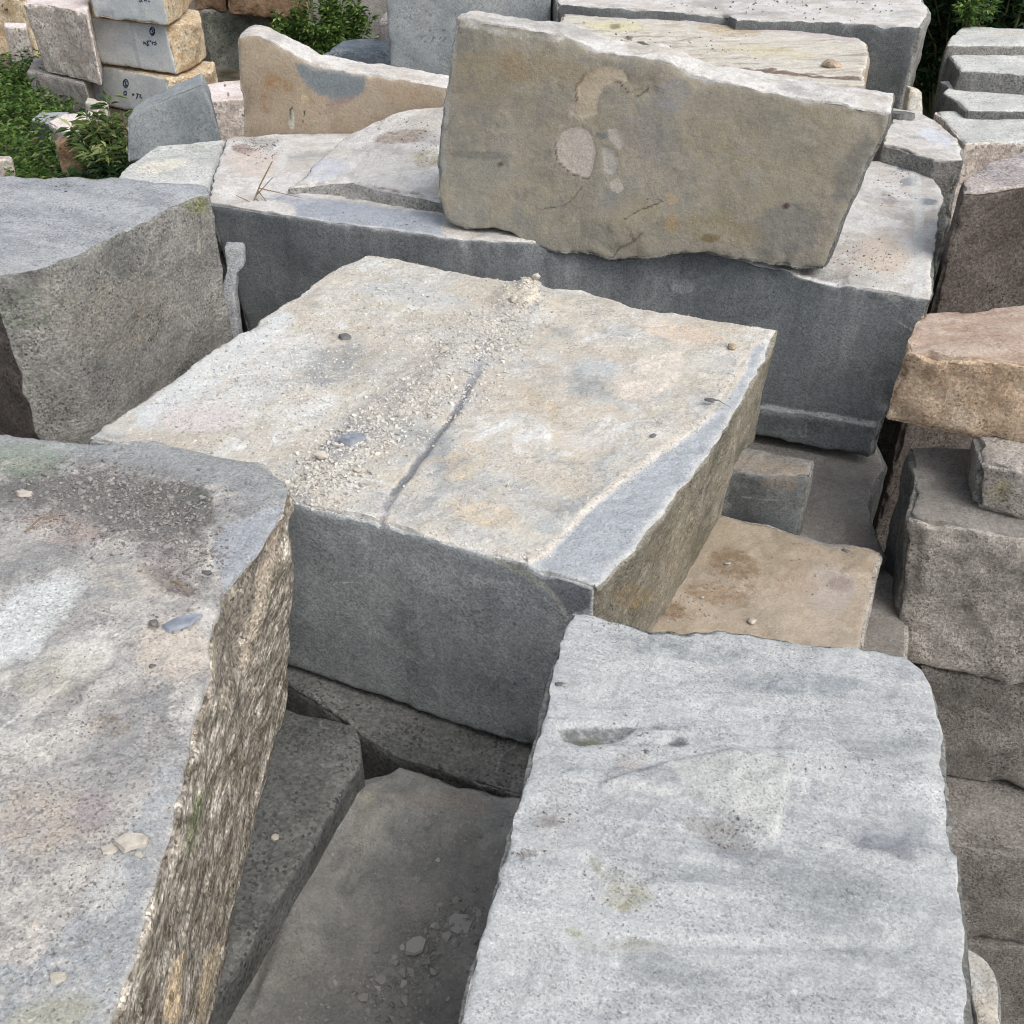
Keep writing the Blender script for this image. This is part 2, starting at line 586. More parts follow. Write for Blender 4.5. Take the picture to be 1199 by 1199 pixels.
# dusty tops
M['cream_top'] = stone('cream_dust_granite', [(160, 162, 160), (194, 193, 188), (201, 195, 183), (214, 214, 210)], 2.6,
                       [((190, 172, 148), 5.0, .54, .66, .45), ((160, 163, 164), 8.0, .55, .66, .55), ((222, 220, 216), 4.2, .55, .7, .5)],
                       grain=(190, .10), flecks=.25, rim=((220, 217, 210), .04, .5), bump=.55, sand=.10, mottle=.28, gain=0.94, flakes=(5.0, .5, (194, 187, 174)), grit=.8)
M['pale_top'] = stone('pale_sawn_granite', [(162, 166, 167), (186, 189, 189), (200, 202, 201), (178, 181, 183)], 2.2,
                      [((150, 157, 160), 6.0, .55, .68, .55), ((206, 208, 206), 5.0, .54, .66, .6)],
                      grain=(230, .15), flecks=.3, rim=((204, 206, 203), .025, .35), bump=.3, sand=.16, mottle=.25, streak=(8, (.8, 3.6, 1)), bscale=40, gain=0.74, flakes=(3.4, .35, (206, 208, 206)), grit=.7)
M['debris_top'] = stone('soiled_granite_top', [(148, 149, 148), (176, 173, 168), (192, 188, 181), (170, 171, 169)], 2.4,
                        [((120, 118, 116), 9, .56, .68, .5), ((196, 190, 182), 6, .55, .68, .5)],
                        grain=(190, .17), flecks=.35, rim=((186, 184, 178), .02, .4), bump=.55, sand=.14, mottle=.3, gain=0.95, flakes=(5.5, .5, (150, 148, 146)), grit=.9)
M['white_top'] = stone('white_dust_granite', [(176, 174, 170), (204, 202, 198), (214, 212, 208), (196, 190, 182)], 2.8,
                       [((150, 146, 142), 11, .60, .70, .6), ((204, 194, 176), 5, .54, .66, .5)],
                       grain=(150, .09), flecks=.2, rim=((220, 218, 213), .035, .4), bump=.5, sand=.1, mottle=.28, gain=0.9, flakes=(5, .4, (186, 180, 172)))
M['yellow_top'] = stone('yellowed_dust_granite', [(170, 164, 152), (204, 198, 184), (214, 210, 200), (190, 178, 158)], 2.4,
                        [((154, 140, 124), 7, .58, .68, .6), ((220, 218, 210), 5, .54, .66, .6)],
                        grain=(120, .09), flecks=.2, rim=((220, 214, 200), .04, .6), bump=.5, sand=.1, mottle=.3, streak=(-8, (1, 4, 1)), gain=0.85)
M['grey_top'] = stone('grey_split_granite', [(144, 148, 151), (160, 163, 166), (173, 176, 178)], 3.0,
                      [((128, 132, 136), 12, .55, .70, .6)], grain=(150, .20), flecks=.4, rim=((166, 168, 168), .03, .5),
                      bump=.7, sand=.16, mottle=.3, streak=(20, (1, 2.5, 1)))
M['green_top'] = stone('pale_green_granite', [(164, 166, 162), (180, 181, 177), (188, 189, 185)], 2.2,
                       [((140, 146, 140), 10, .56, .70, .5)], grain=(110, .16), flecks=.4, rim=((180, 184, 176), .03, .4), bump=.5, mottle=.25, gain=1.15)
M['beige_top'] = stone('beige_mud_granite', [(168, 156, 136), (190, 176, 156), (200, 186, 168), (182, 170, 152)], 2.0,
                       [((150, 132, 108), 6, .56, .68, .6), ((206, 198, 186), 5, .55, .68, .5)],
                       grain=(190, .08), flecks=.15, rim=((176, 170, 162), .02, .5), bump=.4, sand=.08, mottle=.2, gain=0.7, flakes=(5, .3, (170, 152, 128)))
# sides
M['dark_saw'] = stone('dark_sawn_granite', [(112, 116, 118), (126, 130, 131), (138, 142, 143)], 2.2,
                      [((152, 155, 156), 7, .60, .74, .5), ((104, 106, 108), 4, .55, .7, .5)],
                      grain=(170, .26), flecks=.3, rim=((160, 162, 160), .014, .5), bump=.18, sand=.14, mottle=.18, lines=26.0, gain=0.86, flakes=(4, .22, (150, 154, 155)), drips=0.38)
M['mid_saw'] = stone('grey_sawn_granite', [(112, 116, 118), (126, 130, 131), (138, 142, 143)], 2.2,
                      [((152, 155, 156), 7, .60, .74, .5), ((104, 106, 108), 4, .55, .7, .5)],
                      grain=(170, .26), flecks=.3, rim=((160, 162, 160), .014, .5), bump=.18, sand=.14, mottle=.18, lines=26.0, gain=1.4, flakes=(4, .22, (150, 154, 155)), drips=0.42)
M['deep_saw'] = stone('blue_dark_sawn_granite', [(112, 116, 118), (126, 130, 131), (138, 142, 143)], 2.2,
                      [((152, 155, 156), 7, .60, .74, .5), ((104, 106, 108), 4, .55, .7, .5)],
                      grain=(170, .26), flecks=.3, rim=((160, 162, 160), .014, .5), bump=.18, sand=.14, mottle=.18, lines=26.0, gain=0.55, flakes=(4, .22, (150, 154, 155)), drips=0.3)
M['dark_rough'] = stone('dark_split_granite', [(108, 110, 108), (128, 129, 126), (146, 146, 142)], 3.5,
                        [((96, 98, 96), 9, .55, .68, .6)], grain=(120, .28), flecks=.5, rim=((160, 160, 154), .02, .4),
                        bump=.8, sand=.18, mottle=.35, gain=0.74, drips=0.25)
M['grey_rough'] = stone('grey_split_side', [(134, 134, 130), (152, 151, 146), (168, 166, 160)], 3.5,
                        [((120, 126, 116), 6, .56, .70, .5)], grain=(130, .28), flecks=.5, rim=((170, 168, 160), .02, .4),
                        bump=.8, sand=.18, mottle=.35, gain=0.8)
M['bark_side'] = stone('weathered_split_side', [(102, 95, 84), (134, 127, 115), (166, 158, 146), (208, 200, 187)], 3.2,
                       [((96, 100, 66), 4, .54, .66, .55), ((70, 58, 46), 11, .56, .66, .7), ((206, 190, 164), 8, .60, .68, .8)],
                       grain=(130, .50), flecks=.5, rim=None, bump=.8, sand=.24, mottle=.7, streak=((0, 0, 0), (10, 3.8, 9)), bscale=8, grit=1.0, gain=1.18)
M['tan_side'] = stone('weathered_tan_side', [(114, 111, 100), (138, 133, 119), (158, 151, 136)], 4,
                      [((106, 110, 90), 7, .54, .66, .5), ((168, 158, 140), 12, .58, .68, .6)],
                      grain=(170, .25), flecks=.5, rim=((176, 170, 156), .02, .4), bump=.9, sand=.2, mottle=.45, gain=1.0)
M['mud_face'] = stone('mud_coated_slab_face', [(134, 131, 121), (152, 147, 134), (162, 155, 138), (148, 146, 138)], 2.4,
                      [((158, 150, 127), 3.4, .5, .64, .6), ((124, 122, 116), 6, .55, .68, .55), ((138, 134, 110), 5, .56, .68, .5)],
                      grain=(170, .08), flecks=.12, rim=((160, 158, 152), .02, .5), bump=.35, sand=.08, mottle=.2, gain=0.8, flakes=(4.5, .35, (160, 152, 138)), drips=0.16)
M['beige_face'] = stone('beige_slab_face', [(172, 156, 136), (190, 174, 152), (198, 184, 164)], 2.4,
                        [((178, 150, 118), 5, .55, .68, .5)], grain=(120, .08), flecks=.15, rim=((206, 196, 180), .03, .5), bump=.4, mottle=.2, gain=0.62)
M['grey_face'] = stone('grey_sawn_face', [(158, 162, 164), (170, 174, 174), (180, 182, 180)], 2.0,
                       [((146, 150, 148), 6, .56, .70, .5)], grain=(110, .10), flecks=.2, rim=((186, 186, 180), .02, .5), bump=.25, mottle=.16, gain=1.45, drips=0.25)
M['grey_dark_face'] = stone('grey_marked_face', [(128, 134, 136), (140, 146, 148), (150, 154, 154)], 3.0,
                            [((120, 128, 128), 9, .54, .66, .6)], grain=(110, .14), flecks=.3, rim=((160, 162, 160), .02, .4), bump=.3, mottle=.25)
M['orange_side'] = stone('rusty_split_granite', [(196, 172, 138), (212, 193, 162), (222, 208, 182)], 6.0,
                         [((180, 150, 116), 11, .54, .66, .6), ((228, 216, 190), 9, .57, .68, .6)], grain=(60, .22), flecks=.5,
                         rim=((222, 206, 178), .03, .4), bump=.8, mottle=.35, gain=0.95)
M['pink_side'] = stone('pink_split_granite', [(150, 140, 132), (170, 160, 152), (184, 176, 168)], 6.0,
                       [((138, 140, 130), 5, .54, .66, .5), ((128, 118, 112), 14, .56, .68, .6)], grain=(60, .22), flecks=.55,
                       rim=((206, 198, 188), .03, .5), bump=.9, mottle=.4, gain=1.45)
M['pink_top'] = stone('pinkish_top', [(196, 182, 174), (214, 202, 196), (222, 214, 210)], 4.0,
                      [((176, 158, 150), 9, .56, .68, .5)], grain=(90, .12), flecks=.3, rim=((226, 220, 214), .03, .5), bump=.4, mottle=.22)
M['brown_side'] = stone('brown_split_granite', [(104, 96, 90), (121, 112, 106), (137, 129, 122)], 4.5,
                        [((94, 82, 74), 9, .55, .68, .6)], grain=(110, .34), flecks=.6, rim=((140, 128, 118), .02, .3),
                        bump=.8, sand=.2, mottle=.35, gain=0.6)
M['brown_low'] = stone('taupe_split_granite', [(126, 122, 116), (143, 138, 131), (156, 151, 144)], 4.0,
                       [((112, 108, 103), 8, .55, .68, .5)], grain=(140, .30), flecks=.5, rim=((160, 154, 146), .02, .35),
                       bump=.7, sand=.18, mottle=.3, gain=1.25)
M['shade_low'] = stone('taupe_split_granite', [(126, 122, 116), (143, 138, 131), (156, 151, 144)], 4.0,  # darkened copy of brown_low, shade of the low blocks put into the colour
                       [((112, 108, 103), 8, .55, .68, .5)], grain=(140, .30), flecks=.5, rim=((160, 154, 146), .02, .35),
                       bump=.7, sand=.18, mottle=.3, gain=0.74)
M['mauve_top'] = stone('mauve_grey_top', [(142, 134, 132), (164, 157, 155), (178, 172, 170)], 4.0,
                       [((190, 172, 160), 5, .58, .68, .5)], grain=(110, .26), flecks=.5, rim=((186, 172, 162), .04, .6), bump=.6, mottle=.35)
M['peach_side'] = stone('peach_split_granite', [(172, 148, 122), (192, 170, 146), (202, 184, 162)], 5.0,
                        [((160, 132, 104), 9, .54, .66, .6), ((202, 182, 154), 6, .56, .68, .5)], grain=(120, .24), flecks=.45,
                        rim=((206, 184, 156), .03, .5), bump=.9, sand=.18, mottle=.4, gain=1.05)
M['peach_top'] = stone('peach_dusty_top', [(176, 154, 136), (190, 170, 154), (200, 182, 166)], 3.0,
                       [((168, 138, 112), 7, .55, .68, .5)], grain=(140, .14), flecks=.3, rim=((204, 184, 162), .03, .5), bump=.5, mottle=.25, streak=(0, (1, 4, 1)), gain=0.8)
M['taupe_top'] = stone('taupe_dusty_top', [(126, 122, 116), (142, 138, 132), (154, 150, 144)], 3.0,
                       [((112, 108, 104), 8, .55, .68, .5)], grain=(150, .16), flecks=.3, rim=((164, 160, 152), .02, .5), bump=.5, mottle=.25, gain=0.85)
M['slate_top'] = stone('dark_dusty_top', [(112, 112, 108), (128, 127, 122), (140, 138, 132), (122, 124, 122)], 2.0,
                       [((104, 106, 104), 5, .54, .68, .5), ((148, 142, 134), 6, .58, .70, .5)], grain=(190, .12), flecks=.2,
                       rim=((140, 138, 132), .02, .4), bump=.45, sand=.1, mottle=.22, gain=1.25, flakes=(5, .4, (112, 112, 108)))
M['blue_side'] = stone('bluish_layered_rock', [(126, 138, 146), (148, 158, 164), (166, 172, 174)], 5.0,
                       [((116, 126, 134), 9, .54, .66, .6)], grain=(70, .14), flecks=.3, rim=((172, 176, 176), .03, .5), bump=.9, mottle=.35, streak=(0, (1, 1, 5)))
M['olive_side'] = stone('mossy_dark_granite', [(92, 96, 88), (112, 116, 108), (132, 134, 126)], 5.0,
                        [((86, 90, 74), 8, .54, .68, .6)], grain=(60, .26), flecks=.5, rim=((150, 150, 142), .03, .5), bump=.8, mottle=.4)
M['rust_rock'] = stone('rusty_brown_rock', [(120, 98, 78), (146, 120, 96), (164, 142, 118)], 5.0,
                       [((100, 84, 66), 9, .54, .68, .6)], grain=(60, .22), flecks=.5, rim=((170, 150, 126), .03, .5), bump=.8, mottle=.4)
# loose stuff
M['chips'] = plain('stone_chips', [(136, 135, 132), (172, 169, 163), (194, 191, 184), (210, 208, 202), (184, 172, 154)], 20)
M['dark_chips'] = plain('dark_chips', [(96, 94, 92), (122, 118, 114), (150, 148, 146), (108, 100, 94), (176, 172, 168)], 20)
M['shards'] = plain('shards', [(130, 130, 126), (152, 150, 145), (172, 170, 164)], 20)
M['pale_stone'] = plain('pale_pebble', [(158, 152, 140), (182, 176, 164), (196, 190, 180)], 30, island=False)
M['tan_stone'] = plain('tan_pebble', [(140, 124, 106), (162, 146, 126), (180, 166, 148)], 30, island=False)
M['dark_stone'] = plain('dark_pebble', [(84, 84, 84), (104, 104, 104), (126, 124, 122)], 30, island=False)
M['blue_stone'] = plain('blue_grey_pebble', [(110, 118, 128), (134, 140, 150), (150, 156, 162)], 30, island=False)
M['twig'] = plain('dry_twig', [(108, 90, 70), (150, 132, 106)], 30, island=False)
M['leaf'] = plain('leaf_green', [(40, 66, 28), (66, 96, 44), (92, 120, 58), (140, 156, 92)], 10, rough=.6, trans=.25)
M['leaf_dark'] = plain('leaf_dark', [(18, 38, 20), (32, 56, 28), (50, 76, 36)], 10, rough=.6, trans=.2)
M['leaf_pale'] = plain('leaf_pale', [(48, 78, 40), (78, 104, 56), (124, 142, 86), (190, 190, 140)], 10, rough=.6, trans=.25)
M['leaf_bush'] = plain('leaf_bush', [(36, 62, 24), (58, 88, 34), (88, 116, 50), (150, 168, 104)], 10, rough=.6, trans=.25)
M['flower'] = plain('yellow_bloom', [(196, 180, 60), (214, 200, 96)], 10)
M['stem'] = plain('green_stem', [(70, 78, 44), (96, 98, 62)], 20, island=False)
M['ink'] = plain('blue_ink', [(24, 40, 78), (34, 52, 92)], 20, island=False, bump=0)
M['ground'] = plain('yard_soil', [(58, 50, 42), (78, 68, 58), (98, 88, 76), (58, 56, 42)], 1.3, island=False, bump=.8)
# ------------------------------------------------------------------ the blocks
STD = dict(side=M['dark_saw'])
YB = 'quarried granite blocks'

# centre block ------------------------------------------------------
B1 = block('granite_block', 'big centre block with dusty cream top strewn with rubble and a dark sawn front',
    front=[(103, 512), (150, 524), (260, 562), (345, 588), (450, 612), (540, 641), (600, 655), (640, 668), (697, 685)],
    right=[(716, 668), (747, 640), (777, 598), (800, 569), (833, 527), (870, 467), (897, 418)],
    back=[(430, 297), (480, 305), (560, 320), (640, 333), (668, 338), (700, 342), (740, 358), (780, 364), (840, 372), (910, 385)],
    left=[(150, 478), (205, 440), (262, 402), (330, 356), (385, 318)],
    z=0.0, zb=-0.76, lean=[(0, 0), (-.01, .02), (-.05, 0), (0, 0)], sp=0.008, group=YB,
    mats=dict(top=M['cream_top'], front=M['mid_saw'], right=M['tan_side'], left=M['grey_rough'], back=M['dark_rough'], bottom=M['dark_rough'], side=M['dark_rough']),
    rough={'top': (.010, 4.5, None, .004), 'front': (.005, 3), 'right': (.028, 5), 'side': (.02, 5)}, chip=.016, warp=3.5,
    paint=[
        (None, ('p', [(618, 660), (645, 645), (690, 592), (740, 555), (792, 520), (842, 480), (872, 436), (884, 404), (940, 375), (830, 640), (730, 720), (640, 720)], 4, (170, 175, 179), .95)),
        (None, ('l', [(600, 652), (640, 644), (690, 590), (735, 553), (790, 517), (834, 478), (852, 450), (874, 412)], 5, (214, 206, 194), .6)),
        (None, ('l', [(572, 400), (556, 434), (540, 470), (512, 512), (480, 552), (452, 590), (444, 610)], 6, (150, 151, 152), .6)),
        (None, ('l', [(556, 434), (540, 470), (500, 530), (460, 575)], 3.5, (118, 120, 124), .6)),
        (None, ('e', 565, 425, 26, 18, -30, (184, 186, 188), .5)),
        (None, ('p', [(640, 470), (665, 455), (720, 470), (745, 500), (700, 495), (680, 510), (720, 525), (700, 545), (640, 540)], 7, (194, 180, 158), .42)),
        (None, ('e', 690, 515, 40, 14, 0, (204, 200, 194), .7)),
        (None, ('e', 620, 470, 34, 20, 20, (194, 180, 156), .45)),
        (None, ('e', 640, 395, 50, 16, 5, (196, 182, 160), .4)),
        (None, ('e', 700, 430, 34, 20, 10, (188, 193, 194), .5)),
        (None, ('e', 630, 612, 36, 14, 15, (178, 182, 180), .6)),
        (None, ('e', 560, 600, 60, 20, 14, (208, 192, 166), .5)),
        (None, ('e', 800, 390, 70, 14, 10, (210, 194, 176), .6)),
        (None, ('e', 760, 440, 60, 30, -30, (216, 206, 194), .6)),
        (None, ('e', 545, 540, 40, 26, -40, (206, 190, 162), .5)),
        (None, ('e', 480, 345, 90, 14, 8, (196, 198, 196), .6)),
        (None, ('p', [(150, 480), (240, 418), (330, 360), (350, 368), (290, 420), (205, 480), (165, 505)], 9, (204, 207, 206), .7)),
        (None, ('e', 290, 440, 125, 48, -30, (212, 213, 211), .58)), (None, ('e', 480, 320, 70, 14, 8, (206, 207, 204), .5)),
        (None, ('e', 400, 520, 34, 18, -30, (152, 158, 168), .6)),
        (None, ('e', 460, 470, 130, 26, -42, (160, 154, 150), .5)),
        (None, ('e', 430, 400, 60, 40, 0, (190, 172, 146), .35)),
        (None, ('e', 240, 490, 60, 20, 0, (206, 196, 192), .5)),
        (None, ('e', 350, 580, 30, 12, 20, (158, 158, 158), .6)),
        (None, ('e', 612, 352, 24, 20, 0, (210, 201, 184), .7)),
        ('front', ('p', [(572, 652), (620, 660), (640, 666), (697, 683), (690, 712), (666, 722), (640, 690)], 4, (96, 99, 103), .8)),  # chipped facet: its darker shading is put into the colour
        ('front', ('l', [(570, 652), (612, 672), (646, 694), (666, 722)], 3, (150, 150, 142), .55)),
        ('front', ('p', [(572, 650), (600, 652), (660, 705), (640, 694), (600, 672)], 4, (136, 137, 130), .5)),
        ('front', ('e', 520, 670, 90, 14, 15, (138, 140, 140), .5)),
        ('right', ('e', 790, 640, 60, 50, -50, (134, 118, 90), .4)),
        ('right', ('e', 740, 700, 30, 20, 0, (150, 130, 96), .5)),
    ],
    relief=[
        (None, ('p', [(618, 660), (645, 645), (690, 592), (740, 555), (792, 520), (842, 480), (872, 436), (884, 404), (940, 375), (830, 640), (730, 720), (640, 720)], 3, .014)),
        (None, ('l', [(560, 430), (540, 470), (512, 512), (480, 552), (452, 590), (444, 612)], 5, .012)),
        (None, ('e', 612, 356, 36, 26, 0, -.035)), (None, ('e', 620, 345, 14, 14, 0, -.03)),
        (None, ('p', [(640, 470), (665, 455), (720, 470), (745, 500), (700, 495), (680, 510), (720, 525), (700, 545), (640, 540)], 5, .008)),
        (None, ('e', 460, 470, 130, 22, -42, -.012)),
        ('front', ('p', [(482, 842), (520, 846), (545, 868), (548, 884), (480, 862)], 5, .05)),
    ])

# left foreground block ---------------------------------------------
B2 = block('granite_block', 'largest foreground block filling the lower left corner, with a bark-like brown split side',
    front=[('w', -2.05, .30, .25), ('w', -.585, .30, .25)],
    right=[(140, 1199), (152, 1150), (166, 1105), (190, 1020), (206, 955), (226, 880), (236, 832), (251, 790), (246, 760), (262, 728), (272, 690), (302, 655), (334, 596)],
    back=[('w', -2.1, 2.80, .25), (0, 505), (60, 512), (110, 517), (170, 512), (230, 524), (310, 540), (342, 566)],
    left=[], z=.25, zb=-.55, lean=[(0, 0), (-.10, 0), (-.11, 0), (0, 0)], sp=0.008, group=YB,
    mats=dict(top=M['debris_top'], right=M['bark_side'], back=M['grey_rough'], side=M['grey_rough']),
    rough={'top': (.010, 4.0, None, .004), 'right': (.024, 6, (1.8, .55, 1.4)), 'side': (.02, 5)}, chip=.018,
    paint=[
        (None, ('p', [(-80, 505), (170, 512), (310, 540), (345, 566), (320, 600), (250, 570), (120, 545), (0, 535)], 9, (150, 153, 153), .7)),
        (None, ('p', [(0, 550), (110, 545), (240, 570), (258, 610), (240, 640), (190, 645), (110, 625), (60, 600), (-40, 600)], 24, (116, 114, 112), .75)),
        (None, ('e', 210, 585, 46, 22, 15, (104, 106, 100), .65)),
        (None, ('e', 30, 540, 50, 22, 0, (138, 148, 132), .5)),
        (None, ('p', [(252, 620), (322, 590), (360, 590), (345, 650), (300, 700), (270, 700), (248, 660)], 5, (160, 164, 168), .85)),
        (None, ('p', [(-40, 720), (40, 672), (90, 662), (104, 690), (70, 740), (40, 775), (-60, 800)], 24, (202, 204, 202), .75)),
        (None, ('e', 70, 620, 60, 20, 10, (178, 164, 154), .5)),
        (None, ('e', 160, 680, 70, 26, 12, (186, 180, 168), .5)),
        (None, ('e', 200, 660, 50, 20, 20, (140, 132, 132), .45)),
        (None, ('e', 205, 760, 60, 50, 0, (198, 188, 176), .6)),
        (None, ('e', 70, 790, 70, 30, -20, (176, 172, 158), .5)),
        (None, ('e', 130, 850, 30, 16, 0, (140, 128, 116), .55)),
        (None, ('e', 205, 685, 40, 12, 25, (118, 110, 106), .5)),
        (None, ('e', 215, 730, 24, 8, -20, (104, 108, 116), .8)),
        (None, ('e', 180, 732, 8, 6, 0, (112, 104, 98), .8)),
        (None, ('p', [(195, 880), (232, 850), (214, 940), (188, 1020), (160, 1110), (130, 1199), (100, 1260), (-30, 1260), (-60, 1100), (30, 1130), (95, 1050), (128, 1000)], 14, (160, 164, 166), .6)),
        (None, ('e', 50, 960, 90, 60, 0, (184, 174, 162), .55)),
        (None, ('e', 110, 950, 26, 30, 0, (150, 144, 150), .45)),
        (None, ('e', 60, 1190, 60, 22, -12, (170, 168, 150), .6)), (None, ('e', 110, 760, 50, 26, -30, (204, 202, 196), .55)), (None, ('e', 60, 860, 60, 30, -30, (200, 196, 188), .5)), (None, ('e', 215, 830, 26, 40, 0, (202, 199, 192), .5)), (None, ('e', 120, 1040, 30, 40, 30, (196, 194, 188), .45)),
        (None, ('l', [(-10, 860), (30, 830), (80, 800)], 3, (206, 202, 194), .6)),
        ('right', ('p', [(345, 600), (300, 650), (266, 700), (250, 780), (255, 830), (290, 760), (322, 660)], 8, (128, 122, 112), .65)),
        ('right', ('l', [(340, 578), (318, 660), (298, 745), (278, 800)], 5, (190, 176, 158), .4)),
        ('right', ('e', 252, 775, 8, 30, 8, (204, 196, 176), .5)),
        ('right', ('p', [(180, 1199), (200, 1120), (212, 1110), (205, 1199)], 6, (206, 186, 156), .8)),
        ('right', ('p', [(222, 1199), (236, 1120), (262, 1090), (240, 1199)], 6, (196, 180, 154), .7)),
        ('right', ('e', 226, 960, 12, 60, 12, (112, 124, 84), .5)),
    ],
    relief=[(None, ('p', [(252, 620), (322, 590), (360, 590), (345, 650), (300, 700), (270, 700), (248, 660)], 6, .008)),
            (None, ('p', [(-40, 720), (40, 672), (90, 662), (104, 690), (70, 740), (40, 775), (-60, 800)], 6, .004)),
            ('right', ('p', [(345, 600), (300, 650), (266, 700), (250, 780), (255, 830), (290, 760), (322, 660)], 8, .03))])

# right foreground block --------------------------------------------
B3 = block('granite_block', 'big foreground block at the lower right with smooth pale grey banded top',
    front=[('w', -.225, .30, .1), (('w', .74, .30, .1))],
    right=[(1140, 1199), (1136, 1120), (1126, 1010), (1128, 994), (1117, 930), (1108, 860), (1092, 802)],
    back=[(668, 714), (690, 720), (720, 726), (760, 738), (840, 736), (930, 748), (1000, 756), (1058, 766), (1080, 782)],
    left=[(535, 1199), (556, 1110), (592, 980), (606, 935), (628, 850), (645, 780), (655, 745)],
    z=.10, zb=-.68, lean=[(.12, 0), (-.1, 0), (-.1, -.04), (.12, -.04)], sp=0.0075, group=YB,
    mats=dict(top=M['pale_top'], side=M['dark_rough']), rough={'top': (.006, 3.0, None, .004), 'side': (.02, 5)}, chip=.016,
    paint=[
        (None, ('p', [(650, 852), (690, 848), (745, 850), (740, 860), (715, 868), (680, 872), (660, 866)], 4, (116, 119, 117), .62)),
        (None, ('e', 796, 869, 16, 8, 5, (118, 120, 119), .6)), (None, ('e', 770, 852, 50, 4, 2, (136, 140, 142), .6)),
        (None, ('e', 690, 866, 14, 6, 0, (132, 134, 112), .7)),
        (None, ('e', 800, 760, 140, 16, 6, (150, 156, 158), .5)), (None, ('e', 700, 800, 40, 26, -40, (202, 204, 202), .6)),
        (None, ('e', 930, 800, 120, 18, 3, (158, 165, 168), .55)),
        (None, ('p', [(780, 895), (860, 880), (925, 892), (920, 940), (905, 985), (870, 965), (800, 930)], 6, (200, 202, 198), .8)),
        (None, ('e', 840, 975, 60, 18, 20, (158, 158, 156), .6)),
        (None, ('p', [(930, 910), (1000, 905), (1060, 930), (1090, 990), (1060, 1010), (1000, 985), (940, 950)], 16, (170, 174, 177), .45)),
        (None, ('e', 1035, 985, 42, 14, 8, (148, 152, 156), .5)), (None, ('e', 1060, 1002, 20, 7, 12, (146, 147, 150), .45)),
        (None, ('e', 1085, 925, 40, 14, 5, (206, 208, 208), .7)),
        (None, ('e', 710, 1010, 30, 22, 10, (160, 158, 138), .45)), (None, ('e', 735, 1050, 36, 26, 0, (170, 166, 140), .55)),
        (None, ('e', 672, 1092, 14, 8, 0, (154, 158, 130), .45)), (None, ('e', 720, 1105, 60, 12, 4, (166, 162, 144), .45)),
        (None, ('e', 738, 888, 26, 20, 0, (196, 178, 160), .5)),
        (None, ('e', 650, 960, 36, 60, 15, (188, 188, 186), .5)),
        (None, ('e', 900, 1060, 180, 12, 2, (160, 168, 172), .4)), (None, ('e', 860, 1115, 200, 10, 1, (196, 198, 196), .5)),
        (None, ('e', 820, 1180, 240, 20, 0, (162, 165, 168), .45)),
        (None, ('e', 1060, 1080, 50, 60, 20, (190, 194, 192), .5)),
        (None, ('e', 616, 1000, 12, 8, 0, (140, 138, 134), .5)), (None, ('e', 645, 962, 14, 8, 0, (142, 140, 136), .5)),
    ],
    relief=[(None, ('p', [(780, 895), (860, 880), (925, 892), (920, 940), (905, 985), (870, 965), (800, 930), (700, 920)], 2.5, -.022)),
            (None, ('e', 1020, 965, 60, 26, 8, .018)), (None, ('p', [(650, 852), (690, 848), (745, 850), (740, 860), (715, 868), (680, 872), (660, 866)], 6, .012)),
            (None, ('e', 850, 985, 50, 14, 25, .014)), (None, ('e', 800, 868, 150, 5, 3, .008)),
            (None, ('e', 900, 1105, 200, 8, 1, .006)), (None, ('e', 800, 1040, 90, 8, 4, -.005))])

# left middle block -------------------------------------------------
B4 = block('granite_block', 'grey block at the left edge behind the foreground one, top split rough and swept clean',
    front=[(-14, 322), (0, 318), (40, 314), (62, 309), (100, 292), (140, 272), (190, 247), (228, 230), (246, 226)],
    right=[(242, 218)],
    back=[(-260, 204), (0, 203), (60, 207), (100, 207), (132, 205), (180, 212), (236, 213)],
    left=[], z=.35, zb=-2.2, lean=[(0.03, 0), (.0, .02), (0, 0), (0, 0)], sp=0.016, group=YB,
    mats=dict(top=M['grey_top'], front=M['grey_rough'], left=M['brown_side'], side=M['grey_rough']),
    rough={'top': (.014, 5, None, .004), 'front': (.025, 4), 'side': (.025, 5)}, chip=.02,
    paint=[('front', ('e', 30, 360, 60, 36, -20, (122, 136, 112), .4)), ('front', ('e', 230, 240, 18, 16, 0, (140, 144, 110), .6)),
           ('front', ('e', 232, 285, 3, 18, 0, (190, 186, 176), .7)), ('front', ('e', 240, 262, 5, 20, 0, (164, 160, 150), .5)),
           ('front', ('e', 140, 370, 90, 60, -25, (160, 154, 142), .5)),
           (None, ('e', 120, 240, 120, 14, 6, (172, 176, 178), .5))])

